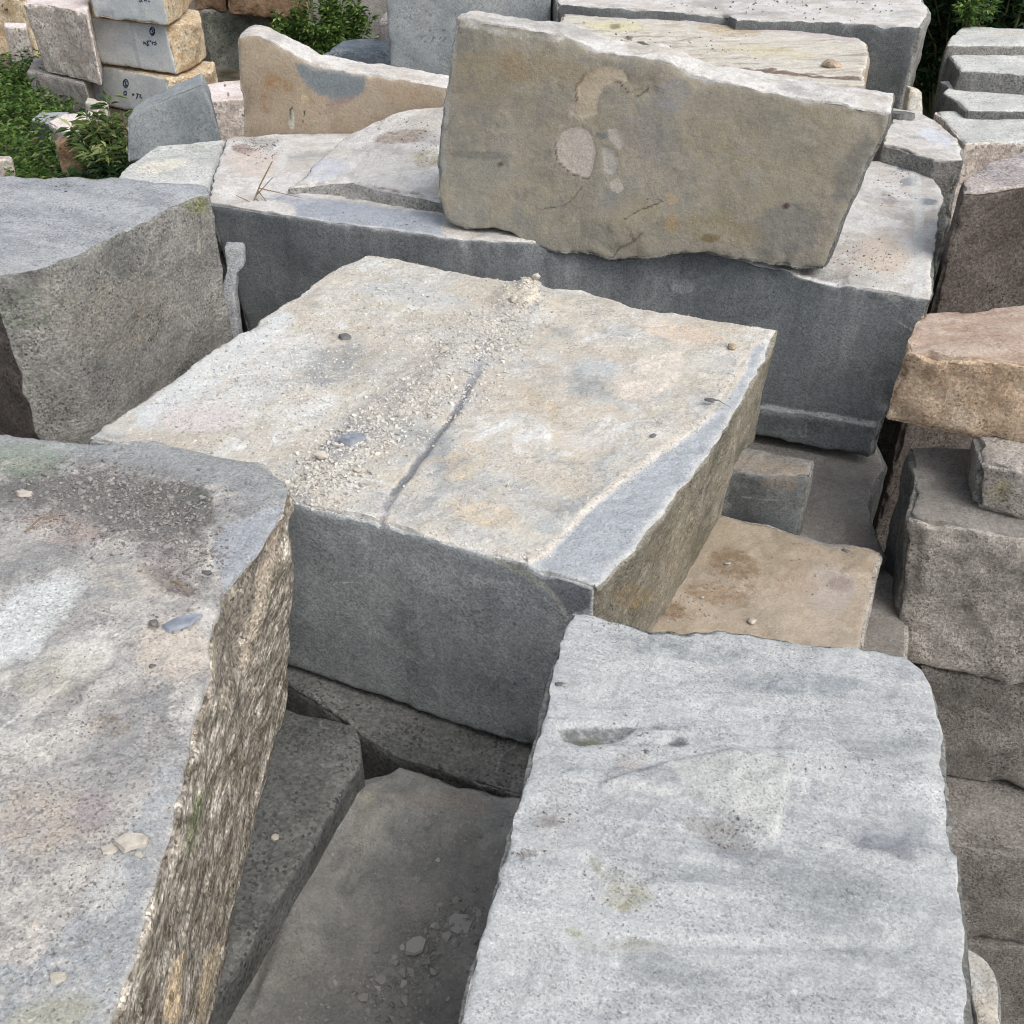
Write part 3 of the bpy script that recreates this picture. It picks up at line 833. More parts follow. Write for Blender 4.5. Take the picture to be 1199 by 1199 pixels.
# long dark block under the leaning slab ------------------------------
B5 = block('granite_block', 'long dark sawn block with dusty white top, carrying the tall leaning slab',
    front=[(243, 237), (300, 246), (346, 254), (400, 261), (455, 268), (520, 277), (600, 283), (700, 284), (800, 290), (900, 311), (970, 330), (1040, 341), (1092, 350)],
    right=[(1095, 300), (1100, 250), (1107, 235), (1100, 215)],
    back=[(266, 159), (330, 156), (400, 156), (600, 160), (800, 175), (1060, 190), (1087, 196)],
    left=[(250, 205)], z=.05, zb=-.72, lean=[(.12, 0), (-.10, .02), (-.12, 0), (.1, 0)], sp=0.0145, group=YB,
    mats=dict(top=M['white_top'], front=M['dark_saw'], side=M['dark_rough']),
    rough={'top': (.012, 4, None, .004), 'front': (.004, 3), 'side': (.02, 5)}, chip=.014,
    paint=[(None, ('e', 300, 190, 40, 20, 0, (206, 194, 184), .6)), (None, ('e', 360, 235, 60, 8, 6, (164, 168, 176), .6)),
           (None, ('p', [(345, 240), (420, 236), (520, 250), (520, 280), (400, 264), (345, 258)], 6, (160, 166, 174), .7)),
           (None, ('e', 1065, 213, 14, 6, -10, (146, 150, 154), .8)), (None, ('e', 1086, 236, 14, 6, 10, (140, 146, 150), .8)),
           (None, ('e', 1060, 197, 12, 4, 0, (150, 150, 156), .7)), (None, ('e', 1040, 232, 14, 8, 20, (150, 140, 142), .5)),
           (None, ('e', 1035, 300, 36, 26, 20, (200, 188, 174), .7)), (None, ('e', 990, 300, 20, 26, 20, (176, 166, 158), .5)),
           (None, ('l', [(1072, 205), (1078, 300), (1074, 345)], 8, (206, 208, 204), .6)),
           (None, ('p', [(940, 300), (985, 318), (985, 330), (930, 318)], 5, (150, 150, 148), .6)),
           (None, ('e', 285, 175, 16, 6, 0, (146, 128, 120), .6)), (None, ('e', 330, 190, 8, 14, 0, (206, 206, 202), .7)),
           ('front', ('l', [(878, 474), (950, 484), (1024, 497)], 3, (176, 178, 176), .9)),
           ('front', ('e', 800, 335, 20, 12, 0, (158, 160, 160), .6)), ('front', ('e', 1060, 350, 40, 8, 10, (160, 160, 156), .5)),
           ('front', ('e', 640, 320, 6, 40, 0, (98, 102, 106), .5)), ('front', ('e', 440, 290, 60, 12, 6, (126, 130, 132), .4))],
    relief=[('front', ('p', [(800, 478), (878, 476), (950, 486), (1040, 500), (1040, 560), (800, 560)], 2, -.02)),
            (None, ('p', [(940, 300), (990, 318), (990, 340), (930, 320)], 6, .02))])
B5layer = block('stone_sheet', 'flat dusty layer of stone on the long dark block, left of the leaning slab', cat='stone sheet',
    front=[(338, 221, .075), (370, 216, .08), (410, 213, .09), (440, 222, .10), (480, 230, .10), (530, 240, .10)], right=[(527, 180, .16)],
    back=[(404, 160, .13), (440, 139, .18), (470, 129, .20), (500, 125, .21), (526, 124, .21)], left=[(372, 190, .10)],
    z=.1, zb=.02, sp=.014, mats=dict(top=M['white_top'], side=M['grey_rough']), rough={'top': (.012, 5, None, .004), 'side': (.02, 8)}, chip=.012,
    paint=[(None, ('e', 470, 160, 46, 10, -10, (150, 138, 126), .6)), (None, ('e', 500, 185, 22, 14, 0, (164, 158, 128), .5)),
           (None, ('e', 430, 190, 60, 18, 0, (206, 202, 198), .6)), (None, ('e', 450, 225, 70, 7, 8, (126, 124, 128), .6)),
           (None, ('e', 380, 200, 30, 16, 0, (190, 196, 206), .5))])

# tall leaning slab --------------------------------------------------
bl, br = on_level(520, 255, .10), on_level(965, 312, .10)
e1 = br - bl; e1 /= np.linalg.norm(e1)
nrm = np.array([e1[1], -e1[0], 0])
tl = math.radians(11)
nrm = nrm * math.cos(tl) + np.array([0, 0, 1]) * math.sin(tl)
bk = -np.array([nrm[0], nrm[1], 0]) / np.linalg.norm(nrm[:2])
B8 = slab('leaning_slab', 'tall mud-coated slab leaning upright on the long dark block, with peeled pale patches',
    top=[(535, 20), (560, 26), (612, 34), (655, 37), (668, 44), (700, 60), (745, 66), (770, 68), (830, 93), (850, 96), (920, 112), (960, 118), (1042, 133)],
    right=[(1036, 158), (1020, 185), (1002, 225), (985, 262), (975, 295)],
    bottom=[(528, 262), (545, 268), (575, 268), (600, 274), (618, 287), (650, 297), (690, 298), (722, 306), (760, 303), (790, 298), (830, 298), (870, 306), (940, 314), (965, 315)],
    left=[(532, 45), (524, 90), (518, 140), (511, 190), (513, 230), (518, 252)],
    plane=(bl, nrm), off=[bk * .26 + [0, 0, -.05], bk * .26 + [0, 0, -.05], bk * .27 + [0, 0, .01], bk * .16 + [0, 0, .0]], sp=.0085,
    mats=dict(front=M['mud_face'], top=M['white_top'], left=M['grey_rough'], side=M['dark_rough']),
    rough={'front': (.007, 3, None, .003), 'top': (.022, 7), 'side': (.02, 6)}, chip=.014,
    paint=[
        ('front', ('p', [(652, 168), (657, 157), (667, 150), (680, 149), (690, 154), (695, 168), (697, 182), (693, 200), (689, 209), (673, 204), (663, 197), (654, 186)], 1.5, (186, 178, 168), 1.2)),
        ('front', ('p', [(690, 86), (706, 78), (730, 80), (737, 96), (720, 97), (708, 100), (700, 112), (698, 134), (684, 140), (668, 134), (670, 122), (678, 118), (678, 100)], 1.5, (184, 172, 152), 1.1)),
        ('front', ('p', [(704, 172), (718, 176), (724, 192), (716, 206), (706, 200)], 1.5, (172, 168, 160), 1)),
        ('front', ('p', [(712, 152), (722, 152), (730, 172), (722, 176), (714, 164)], 1.5, (180, 174, 164), 1)),
        ('front', ('p', [(712, 212), (724, 206), (732, 222), (722, 228), (712, 220)], 1.5, (178, 172, 162), 1)),
        ('front', ('l', [(686, 88), (676, 104), (676, 118)], 1.6, (100, 92, 78), .8)), ('front', ('l', [(712, 97), (726, 96), (736, 110), (748, 112), (760, 104)], 1.4, (92, 86, 76), .8)),
        ('front', ('l', [(650, 162), (652, 188), (668, 204), (690, 209)], 1.5, (98, 92, 82), .7)),
        ('front', ('l', [(634, 245), (658, 243), (674, 232), (684, 218)], 1.8, (92, 84, 74), .62)),
        ('front', ('l', [(730, 257), (756, 244), (776, 234), (764, 232), (758, 234)], 1.6, (84, 76, 66), .62)),
        ('front', ('l', [(718, 302), (726, 288), (742, 280), (750, 272)], 1.8, (70, 64, 58), .62)), ('front', ('l', [(738, 268), (741, 280)], 1.8, (70, 64, 58), .62)),
        ('front', ('p', [(776, 225), (792, 226), (794, 236), (782, 240)], 2, (176, 160, 136), .8)), ('front', ('e', 785, 262, 10, 14, 0, (170, 148, 118), .6)),
        ('front', ('e', 560, 90, 60, 40, 0, (152, 140, 116), .5)), ('front', ('e', 600, 130, 80, 26, 0, (140, 136, 128), .5)),
        ('front', ('e', 640, 80, 70, 24, 10, (150, 136, 112), .5)), ('front', ('e', 560, 210, 50, 40, 0, (150, 148, 138), .5)),
        ('front', ('e', 560, 182, 50, 6, 0, (120, 120, 112), .5)), ('front', ('e', 600, 165, 60, 12, 0, (126, 124, 118), .4)),
        ('front', ('e', 850, 170, 70, 40, 15, (150, 142, 116), .45)), ('front', ('e', 960, 190, 50, 40, 0, (146, 138, 114), .4)),
        ('front', ('e', 760, 160, 40, 60, 0, (142, 138, 134), .5)), ('front', ('e', 880, 130, 50, 20, 15, (140, 136, 124), .4)),
        ('front', ('e', 790, 110, 26, 24, 0, (148, 148, 148), .5)), ('front', ('e', 930, 160, 40, 40, 0, (146, 144, 134), .4)),
        ('front', ('e', 920, 270, 60, 40, -20, (132, 130, 124), .6)), ('front', ('e', 1000, 200, 20, 60, 25, (124, 124, 120), .55)),
        ('front', ('e', 840, 270, 60, 20, 8, (150, 138, 112), .5)), ('front', ('e', 700, 270, 80, 22, 5, (148, 140, 124), .4)),
        ('front', ('e', 921, 241, 4, 4, 0, (84, 64, 60), .9)), ('front', ('e', 586, 192, 4, 3, 0, (96, 72, 66), .8)), ('front', ('e', 832, 278, 12, 6, 0, (120, 104, 80), .6)),
        ('front', ('l', [(516, 200), (520, 120), (530, 50)], 7, (166, 166, 160), .6)),
        ('front', ('l', [(540, 30), (600, 40), (655, 45)], 6, (198, 196, 190), .5)),
        ('front', ('e', 705, 158, 10, 6, 0, (116, 122, 118), .7)),
    ],
    relief=[('front', ('p', [(652, 168), (657, 157), (667, 150), (680, 149), (690, 154), (695, 168), (697, 182), (693, 200), (689, 209), (673, 204), (663, 197), (654, 186)], 1.2, .007)),
            ('front', ('p', [(690, 86), (706, 78), (730, 80), (737, 96), (720, 97), (708, 100), (700, 112), (698, 134), (684, 140), (668, 134), (670, 122), (678, 118), (678, 100)], 1.2, .007)),
            ('front', ('p', [(704, 172), (718, 176), (724, 192), (716, 206), (706, 200)], 1.2, .005)),
            ('front', ('p', [(737, 96), (765, 92), (772, 110), (752, 114), (738, 108)], 1.2, .006))])

# block behind at the right of the long one --------------------------
B6 = block('granite_block', 'narrow granular grey block behind the right end of the long dark block, rounded white top',
    front=[(1034, 168), (1062, 174), (1095, 186), (1127, 187)], right=[(1127, 172), (1118, 158), (1104, 146)],
    back=[(1040, 122), (1072, 128)], left=[], z=.15, zb=-2.3, lean=[(0, 0), (.07, 0), (.05, 0), (0, 0)], sp=.016, group=YB,
    mats=dict(top=M['white_top'], side=M['grey_rough']), rough={'side': (.02, 5)}, chip=.03,
    paint=[(None, ('e', 1095, 160, 26, 10, 20, (206, 212, 220), .6)), ('front', ('e', 1110, 280, 24, 60, 0, (128, 132, 132), .6)),
           ('front', ('l', [(1128, 260), (1136, 330)], 4, (176, 178, 160), .6)), ('front', ('e', 1050, 176, 20, 6, 10, (140, 124, 120), .5))])

# far row -------------------------------------------------------------
B11 = block('granite_block', 'large dark-faced block with white dusty top at the top edge, right of centre',
    front=[(652, 4), (700, 8), (760, 11), (850, 16), (862, 22), (1000, 26), (1078, 31)], right=[(1090, 12)],
    back=[('w', .30, 9.6, .48), ('w', 3.0, 9.4, .48)], left=[], z=.48, zb=-2.3, lean=[(0, 0), (-.12, .05), (0, 0), (0, 0)], sp=.022, group=YB,
    mats=dict(top=M['white_top'], front=M['deep_saw'], side=M['grey_rough']), rough={'front': (.006, 3), 'side': (.03, 5)}, chip=.02,
    paint=[('front', ('e', 1040, 60, 40, 14, 0, (118, 122, 128), .4))])
B12 = block('granite_block', 'low block with yellowish dusty top tucked against the large dark-faced one',
    front=[(690, 62), (760, 66), (900, 96), (1014, 100)], right=[(1012, 86), (1019, 66), (1016, 52)],
    back=[(658, 12), (700, 12), (820, 22), (905, 32), (1000, 43), (1008, 46)], left=[(655, 30)],
    z=.42, zb=-2.3, sp=.018, group=YB, mats=dict(top=M['yellow_top'], side=M['beige_face']), rough={'top': (.015, 5, None, .004)}, chip=.02,
    paint=[(None, ('l', [(660, 14), (800, 22), (1005, 45)], 5, (196, 186, 188), .6)), (None, ('e', 720, 30, 50, 8, 4, (214, 208, 170), .6)),
           (None, ('e', 750, 52, 10, 4, 0, (104, 96, 88), .8)), (None, ('e', 720, 31, 8, 3, 0, (120, 112, 100), .7)), (None, ('e', 735, 46, 7, 3, 0, (126, 116, 104), .7)),
           (None, ('e', 850, 36, 50, 8, 5, (176, 152, 110), .5)), (None, ('l', [(830, 78), (900, 84), (960, 90), (1008, 92)], 3, (124, 106, 98), .7)),
           (None, ('e', 690, 52, 40, 6, 14, (224, 222, 218), .7)), (None, ('e', 900, 60, 80, 10, 5, (206, 194, 156), .5))])
B10 = block('granite_block', 'dark grey upright block with faint scrawls, behind the tall leaning slab',
    front=[('w', -.87, 8.25, 1.0), ('w', .27, 8.25, 1.0)], right=[], back=[('w', -.85, 9.5, 1.0), ('w', .26, 9.5, 1.0)], left=[],
    z=1.0, zb=-2.3, sp=.022, group=YB, mats=dict(top=M['white_top'], side=M['grey_dark_face']), rough={'side': (.012, 4)},
    paint=[('front', ('l', [(500, 34), (494, 44), (500, 52), (508, 46), (504, 36)], 1.2, (104, 112, 116), .7)),
           ('front', ('l', [(518, 34), (514, 46), (520, 52), (527, 44), (522, 34)], 1.2, (104, 112, 116), .7)),
           ('front', ('l', [(532, 36), (538, 34), (536, 44), (530, 52)], 1.2, (104, 112, 116), .7)),
           ('front', ('e', 600, 20, 20, 30, 0, (156, 160, 160), .4))])
p9 = on_level(350, 155, .05)
n9 = np.array([-.05, -1, .10]); n9 /= np.linalg.norm(n9)
B9 = slab('standing_slab', 'beige slab standing on edge behind the dusty stone layer, its top sloping down to the right',
    top=[(278, 43), (290, 40), (302, 42), (330, 55), (365, 75), (400, 83), (440, 88), (480, 95), (524, 104)], right=[],
    bottom=[(285, 250), (524, 250)], left=[(280, 90), (284, 130)], plane=(p9, n9),
    off=[(.02, .3, 0), (.02, .3, 0), (.02, .26, .004), (.02, .20, .004)], sp=.015,
    mats=dict(front=M['beige_face'], top=M['white_top'], side=M['beige_face']), rough={'front': (.008, 3), 'top': (.02, 6, None, .004)}, chip=.016,
    paint=[('front', ('p', [(345, 72), (375, 76), (430, 88), (428, 110), (400, 120), (372, 112), (350, 92)], 8, (142, 150, 154), .85)),
           ('front', ('e', 312, 110, 10, 34, 5, (158, 124, 92), .42)), ('front', ('e', 330, 98, 20, 10, 20, (170, 134, 96), .5)),
           ('front', ('e', 390, 125, 30, 8, -20, (176, 152, 140), .5)), ('front', ('e', 470, 112, 40, 14, 5, (188, 166, 142), .5)),
           ('front', ('e', 356, 116, 6, 8, 0, (206, 190, 158), .7)), ('front', ('e', 342, 142, 5, 12, 0, (206, 204, 192), .8)),
           ('front', ('l', [(341, 126), (340, 142)], 1.5, (72, 80, 50), .8)), ('front', ('l', [(357, 130), (355, 144)], 1.5, (66, 80, 50), .8))])
B7 = block('stone_sheet', 'low flat slab with faint greenish top, behind the grey block at left', cat='stone slab',
    front=[(128, 216), (255, 232)], right=[(258, 200)], back=[(184, 170), (225, 167), (266, 163)], left=[(150, 193)], z=0, zb=-2.3, sp=.02,
    mats=dict(top=M['green_top'], side=M['grey_rough']), chip=.02,
    paint=[(None, ('e', 190, 195, 40, 10, -10, (196, 192, 178), .6)), (None, ('e', 235, 175, 24, 6, 0, (140, 144, 130), .5))])
ps = on_level(210, 168, -.12)
ns = np.array([-.30, -1, .25]); ns /= np.linalg.norm(ns)
SL = slab('leaning_slab', 'small smooth grey slab propped up between the leafy plant and the beige slab',
    top=[(150, 137), (180, 122), (205, 111), (236, 99)], right=[(245, 116), (252, 140)], bottom=[(150, 190), (262, 178)], left=[],
    plane=(ps, ns), off=[(.0, .16, 0), (-.05, .16, 0), (-.04, .20, .02), (.0, .2, .02)], sp=.018,
    mats=dict(side=M['grey_dark_face']), chip=.008)
SP = block('granite_block', 'small pinkish-white topped block behind the propped grey slab', z=-.3, zb=-1.25,
    front=[(236, 117), (292, 116)], right=[], back=[(236, 97), (290, 93)], left=[], sp=.022, group=YB,
    mats=dict(top=M['pink_top'], side=M['pink_side']), chip=.015, paint=[(None, ('l', [(262, 95), (268, 115)], 1.5, (120, 100, 90), .7))])
WD = on_depth(273, 330, 5.25)
WS = slab('wedged_stone', 'thin pale stone sliver standing in the narrow gap left of the long dark block', cat='stone',
    top=[(262, 289), (284, 289)], right=[(285, 312), (276, 322), (275, 350)], bottom=[(252, 425), (282, 425)], left=[(265, 318), (259, 345)],
    plane=(on_depth(273, 330, 5.0), np.array([.1, -.9, .35])), off=[(0, .12, 0), (0, .12, 0), (0, .06, .0), (0, .06, .0)], sp=.016,
    mats=dict(side=M['grey_top']), chip=.008)

# low blocks in the hollow right of the centre block -----------------
M1 = block('granite_block', 'low block with beige muddy top between the centre block and the dark gap',
    front=[(640, 800), (1008, 757)], right=[(1016, 715), (1024, 680)], back=[(826, 595), (850, 602), (930, 622), (975, 632), (1032, 645)],
    left=[(710, 722), (770, 650)], z=-.6, zb=-3.05, lean=[(0, 0), (.05, 0), (.10, 0), (0, 0)], sp=.0125, group=YB,
    mats=dict(top=M['beige_top'], side=M['brown_low']), rough={'top': (.008, 3, None, .004), 'side': (.02, 6)}, chip=.012,
    paint=[(None, ('e', 860, 660, 40, 22, 20, (150, 130, 106), .6)), (None, ('e', 835, 695, 50, 16, 10, (162, 134, 104), .5)),
           (None, ('e', 785, 715, 24, 12, 0, (140, 112, 84), .6)), (None, ('e', 970, 690, 40, 40, 0, (194, 184, 174), .6)),
           (None, ('e', 985, 685, 16, 10, 0, (160, 144, 138), .5)), (None, ('e', 960, 632, 50, 6, 12, (160, 156, 150), .7)),
           (None, ('e', 930, 680, 30, 30, 0, (190, 170, 146), .4)), (None, ('e', 850, 625, 40, 12, 12, (180, 168, 142), .5))])
M2 = block('granite_block', 'lower grey block beside the beige-topped one at the edge of the dark gap', z=-.85, zb=-3.05,
    front=[(1000, 768), (1062, 775)], right=[(1064, 740), (1066, 705)], back=[(1020, 655), (1040, 668), (1062, 692)], left=[], sp=.02, group=YB,
    mats=dict(top=M['taupe_top'], side=M['brown_low']), chip=.02)
M3 = block('granite_block', 'small dark sawn block with soil on top, squeezed behind the beige-topped block', z=-.40, zb=-.75,
    front=[(800, 540), (850, 549), (900, 557), (948, 556)], right=[], back=[(838, 514), (870, 520), (955, 539)], left=[], sp=.012, group=YB,
    mats=dict(top=M['taupe_top'], front=M['deep_saw'], side=M['dark_rough']), rough={'front': (.004, 3)}, chip=.016,
    paint=[('front', ('e', 915, 565, 30, 14, 0, (150, 142, 132), .6)), ('front', ('l', [(830, 570), (880, 582), (945, 592)], 1.6, (168, 168, 164), .7)),
           (None, ('e', 900, 545, 70, 10, 8, (150, 140, 126), .6))])
M4 = block('granite_block', 'flat dark block at the bottom of the hollow under the long dark one', z=-.76, zb=-3.05,
    front=[(900, 640), (945, 646), (1040, 652)], right=[(1022, 610), (1018, 590), (1030, 560), (1040, 545)], back=[('w', .6, 5.6, -.76), ('w', 1.75, 5.4, -.76)], left=[], sp=.02, group=YB,
    mats=dict(top=M['taupe_top'], side=M['dark_rough']), chip=.02)

# right-hand column ---------------------------------------------------
R8 = block('granite_block', 'grey-brown rough block at the right edge carrying the small post-like stone', z=-.40, zb=-1.05,
    front=[(1064, 602), (1090, 612), (1120, 615), (1199, 628), (1290, 640)], right=[], back=[(1066, 522), (1300, 528)], left=[(1072, 560)], sp=.014, group=YB,
    lean=[(.05, -.05), (0, -.05), (0, 0), (.0, 0)],
    mats=dict(top=M['taupe_top'], front=M['brown_low'], left=M['dark_rough'], side=M['brown_low']), rough={'front': (.04, 4), 'side': (.03, 4)}, chip=.025)
R6 = block('granite_block', 'peach-coloured rough block at the right edge, spanning the dark gap', z=.13, zb=-.20,
    front=[(1060, 408), (1100, 418), (1150, 420), (1199, 426), (1290, 432)], right=[], back=[(1082, 366), (1130, 360), (1199, 356), (1300, 354)], left=[(1068, 388)],
    lean=[(.0, .05), (0, -.02), (0, 0), (.03, 0)], sp=.013, group=YB,
    mats=dict(top=M['peach_top'], side=M['peach_side']), rough={'front': (.03, 4), 'side': (.03, 4)}, chip=.022,
    paint=[(None, ('e', 1140, 365, 60, 6, 0, (150, 126, 112), .5))])
R7 = block('post_stone', 'small squat stone with a faintly mossy face, propping the peach block', z=-.19, zb=-.40, cat='stone',
    front=[(1148, 540), (1199, 552), (1260, 560)], right=[], back=[(1140, 505), (1260, 510)], left=[], lean=[(.03, 0), (0, 0), (0, 0), (.02, 0)], sp=.012,
    mats=dict(side=M['brown_low'], left=M['grey_rough']), rough={'side': (.025, 6)}, chip=.03,
    paint=[('front', ('e', 1175, 575, 26, 18, 0, (150, 144, 104), .45))])
R5 = block('granite_block', 'dark brown granular block with mauve top at the right edge above the peach block', z=.36, zb=-3.05, lean=[(-.05, .02), (0, .02), (0, 0), (-.30, 0)],
    front=[(1127, 226), (1150, 224), (1199, 218), (1290, 212)], right=[], back=[(1160, 190), (1199, 178), (1300, 150)], left=[(1128, 210)], sp=.015, group=YB,
    mats=dict(top=M['mauve_top'], side=M['brown_side']), rough={'top': (.02, 5, None, .004), 'front': (.012, 5)}, chip=.025,
    paint=[(None, ('e', 1146, 214, 20, 10, 0, (190, 174, 160), .5))])
R4 = block('granite_block', 'smooth pale green topped block, nearest of the row of flat blocks at upper right', z=.05, zb=-2.3,
    front=[(1130, 168), (1150, 166), (1290, 168)], right=[], back=[(1095, 129), (1150, 128), (1290, 130)], left=[(1112, 148)], sp=.022, group=YB,
    mats=dict(top=M['green_top'], side=M['pink_side']), chip=.012)
R3 = block('granite_block', 'second of the flat pale blocks at upper right, with a notched left end', z=.10, zb=-2.3,
    front=[(1132, 129), (1290, 130)], right=[], back=[(1100, 94), (1140, 92), (1290, 94)], left=[(1120, 118), (1104, 108), (1111, 102)], sp=.022, group=YB,
    mats=dict(top=M['green_top'], side=M['dark_rough']), chip=.015)
R2 = block('granite_block', 'third flat pale block at upper right, dark split end facing the gap', z=.22, zb=-2.3,
    front=[(1124, 82), (1199, 87), (1290, 90)], right=[], back=[(1106, 57), (1290, 57)], left=[], lean=[(-.22, 0), (0, 0), (0, 0), (0, 0)], sp=.022, group=YB,
    mats=dict(top=M['green_top'], side=M['dark_rough']), chip=.015)
R1 = block('granite_block', 'farthest flat pale block at upper right, below the dark bushes', z=.28, zb=-2.3,
    front=[(1108, 53), (1290, 54)], right=[], back=[(1128, 30), (1199, 33), (1290, 34)], left=[(1112, 44)], sp=.022, group=YB,
    mats=dict(top=M['green_top'], side=M['grey_rough']), chip=.015, paint=[(None, ('e', 1180, 40, 40, 6, 0, (178, 168, 158), .5))])
R9 = block('granite_block', 'taupe block under the grey-brown one at the right edge', z=-1.06, zb=-1.62,
    front=[(1078, 778), (1120, 786), (1199, 800), (1290, 812)], right=[], back=[(1085, 700), (1290, 720)], left=[], lean=[(.03, -.02), (0, -.02), (0, 0), (0, 0)], sp=.018, group=YB,
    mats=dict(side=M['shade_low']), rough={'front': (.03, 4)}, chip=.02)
R10 = block('granite_block', 'lowest dark brown block at the right edge, deep in shade', z=-1.63, zb=-2.2,
    front=[(1085, 985), (1130, 992), (1290, 1010)], right=[], back=[(1085, 900), (1290, 910)], left=[], sp=.025, group=YB,
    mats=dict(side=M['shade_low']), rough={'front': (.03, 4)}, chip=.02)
R12 = block('granite_block', 'bottommost brown block at the right edge, nearly lost in the dark', z=-2.23, zb=-3.05,  # block added under the stack to darken the shaded hollow there
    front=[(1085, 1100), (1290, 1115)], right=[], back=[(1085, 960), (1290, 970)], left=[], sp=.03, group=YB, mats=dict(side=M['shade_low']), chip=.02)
R11 = block('granite_block', 'pale chipped block end poking out beside the lower right foreground block', z=-.12, zb=-3.05,
    front=[('w', .80, .7, -.12), ('w', .97, .7, -.12)], right=[(1176, 1199), (1172, 1150)], back=[(1120, 1098), (1136, 1106), (1156, 1122)], left=[], sp=.014, group=YB,
    mats=dict(top=M['cream_top'], side=M['grey_rough']), chip=.010)

# in the gap between the foreground blocks ----------------------------
L1 = block('granite_block', 'sloping grey block wedged under the bark-sided foreground block', z=-.55, zb=-3.05,
    front=[('w', -.95, 1.28, -.57), ('w', -.80, 1.28, -.57)], right=[(245, 1180, -.57), (300, 1090, -.57), (366, 985, -.57), (405, 918, -.57), (424, 888, -.57)],
    back=[('w', -1.0, 2.47, -.57), (300, 818, -.57), (335, 826, -.57), (380, 835, -.57), (417, 846, -.57)], left=[], sp=.013, group=YB, lean=[(0, 0), (.03, 0), (.03, 0), (0, 0)],
    mats=dict(top=M['dark_rough'], side=M['dark_rough']), rough={'top': (.015, 5, None, .004)}, chip=.016)
L2 = block('granite_block', 'dark dusty slab-like block deep between the two foreground blocks, flakes lying on it', z=-.7, zb=-3.05,
    front=[('w', -.80, .6, -.7), ('w', .5, .6, -.7)], right=[], back=[(410, 918), (440, 903), (470, 896), (540, 914), (612, 932), ('w', .5, 2.12, -.7)],
    left=[('w', -.86, 1.25, -.7), (262, 1180), (310, 1095), (340, 1040), (385, 958)], sp=.0125, group=YB,
    mats=dict(top=M['slate_top'], side=M['dark_rough']), rough={'top': (.014, 3, None, .004), 'side': (.02, 5)}, chip=.016,
    paint=[(None, ('e', 430, 980, 20, 60, 25, (146, 144, 136), .5)), (None, ('e', 520, 940, 80, 16, 8, (138, 128, 118), .5)),
           (None, ('e', 500, 990, 60, 40, 20, (108, 110, 108), .5)), (None, ('e', 420, 940, 30, 16, -35, (150, 146, 132), .5)),
           (None, ('e', 330, 1130, 60, 60, 0, (120, 116, 108), .4)), (None, ('e', 490, 1100, 50, 30, -30, (106, 104, 100), .5))],
    relief=[(None, ('p', [(405, 925), (470, 930), (455, 985), (400, 1040), (350, 1120), (300, 1180), (330, 1080), (370, 990)], 12, -.035)), (None, ('e', 500, 1020, 70, 60, 20, .03)),
            (None, ('l', [(410, 925), (395, 955), (372, 985)], 7, .02)), (None, ('l', [(455, 960), (430, 1010), (405, 1040)], 8, .018)),
            (None, ('p', [(500, 1100), (560, 1060), (590, 1090), (560, 1140), (520, 1140)], 3, -.010)), (None, ('p', [(470, 1150), (500, 1130), (530, 1160), (500, 1199)], 3, -.008))])
L3 = block('granite_block', 'rough flat block showing as a strip under the front foot of the centre block', z=-.775, zb=-3.05,
    front=[(405, 845), (425, 862), (460, 882), (510, 896), (560, 916), (620, 934), (720, 960)], right=[], back=[('w', -.95, 3.2, -.775), ('w', .4, 2.6, -.775)], left=[(325, 790)], sp=.014, group=YB,
    mats=dict(side=M['dark_rough']), rough={'top': (.015, 6, None, .004)}, chip=.02)

# numbered stack at the top left ---------------------------------------
SG = 'stacked blocks at the upper left'
def zc(px, py, Y): return float(on_depth(px, py, Y)[2])
z4 = zc(192, 29, 11.5); z4b = zc(197, 86, 11.5); z5 = z4b - .03; z5b = -1.25
S4 = block('marked_block', 'grey and buff block with two blue handwritten marks, middle of its stack', cat='stone block', z=z4, zb=z4b, group=SG,
    front=[(101, 19), (150, 25), (193, 30)], right=[(236, 25)], back=[(140, -2), (232, 12)], left=[], sp=.02, lean=[(.05, 0), (.04, 0), (.02, 0), (.05, 0)],
    mats=dict(side=M['orange_side'], front=M['grey_face']), rough={'front': (.006, 3), 'side': (.02, 6)}, chip=.014)
S5 = block('marked_block', 'grey and buff block with blue marks, bottom of its stack behind the leafy plant', cat='stone block', z=z5, zb=z5b, group=SG,
    front=[(97, 73), (150, 82), (194, 92)], right=[(250, 84)], back=[(140, 52), (250, 72)], left=[], sp=.02, lean=[(.05, 0), (.04, 0), (.02, 0), (.05, 0)],
    mats=dict(side=M['orange_side'], front=M['grey_face']), rough={'front': (.006, 3), 'side': (.02, 6)}, chip=.014)
S3 = block('marked_block', 'grey and buff block on top of the marked stack, cut by the top edge', cat='stone block', z=z4 + .52, zb=z4 + .03, group=SG,
    front=[(96, -44), (140, -40), (184, -36)], right=[(222, -45)], back=[(130, -70), (215, -60)], left=[], sp=.02, lean=[(.02, 0), (.02, 0), (.02, 0), (.02, 0)],
    mats=dict(side=M['orange_side'], front=M['grey_face']), rough={'front': (.006, 3), 'side': (.02, 6)}, chip=.014)
zs = zc(66, 8, 11.7); zsb = zc(70, 91, 11.7)
S1 = block('granite_block', 'pinkish grey rough block on top, left of the marked stack', z=zs, zb=zsb, group=SG,
    front=[(26, 3), (60, 6), (102, 15)], right=[], back=[(40, -12), (104, -4)], left=[], sp=.02, lean=[(.09, 0), (.0, 0), (0, 0), (.05, 0)],
    mats=dict(side=M['pink_side'], top=M['pink_top']), rough={'side': (.02, 6)}, chip=.02)
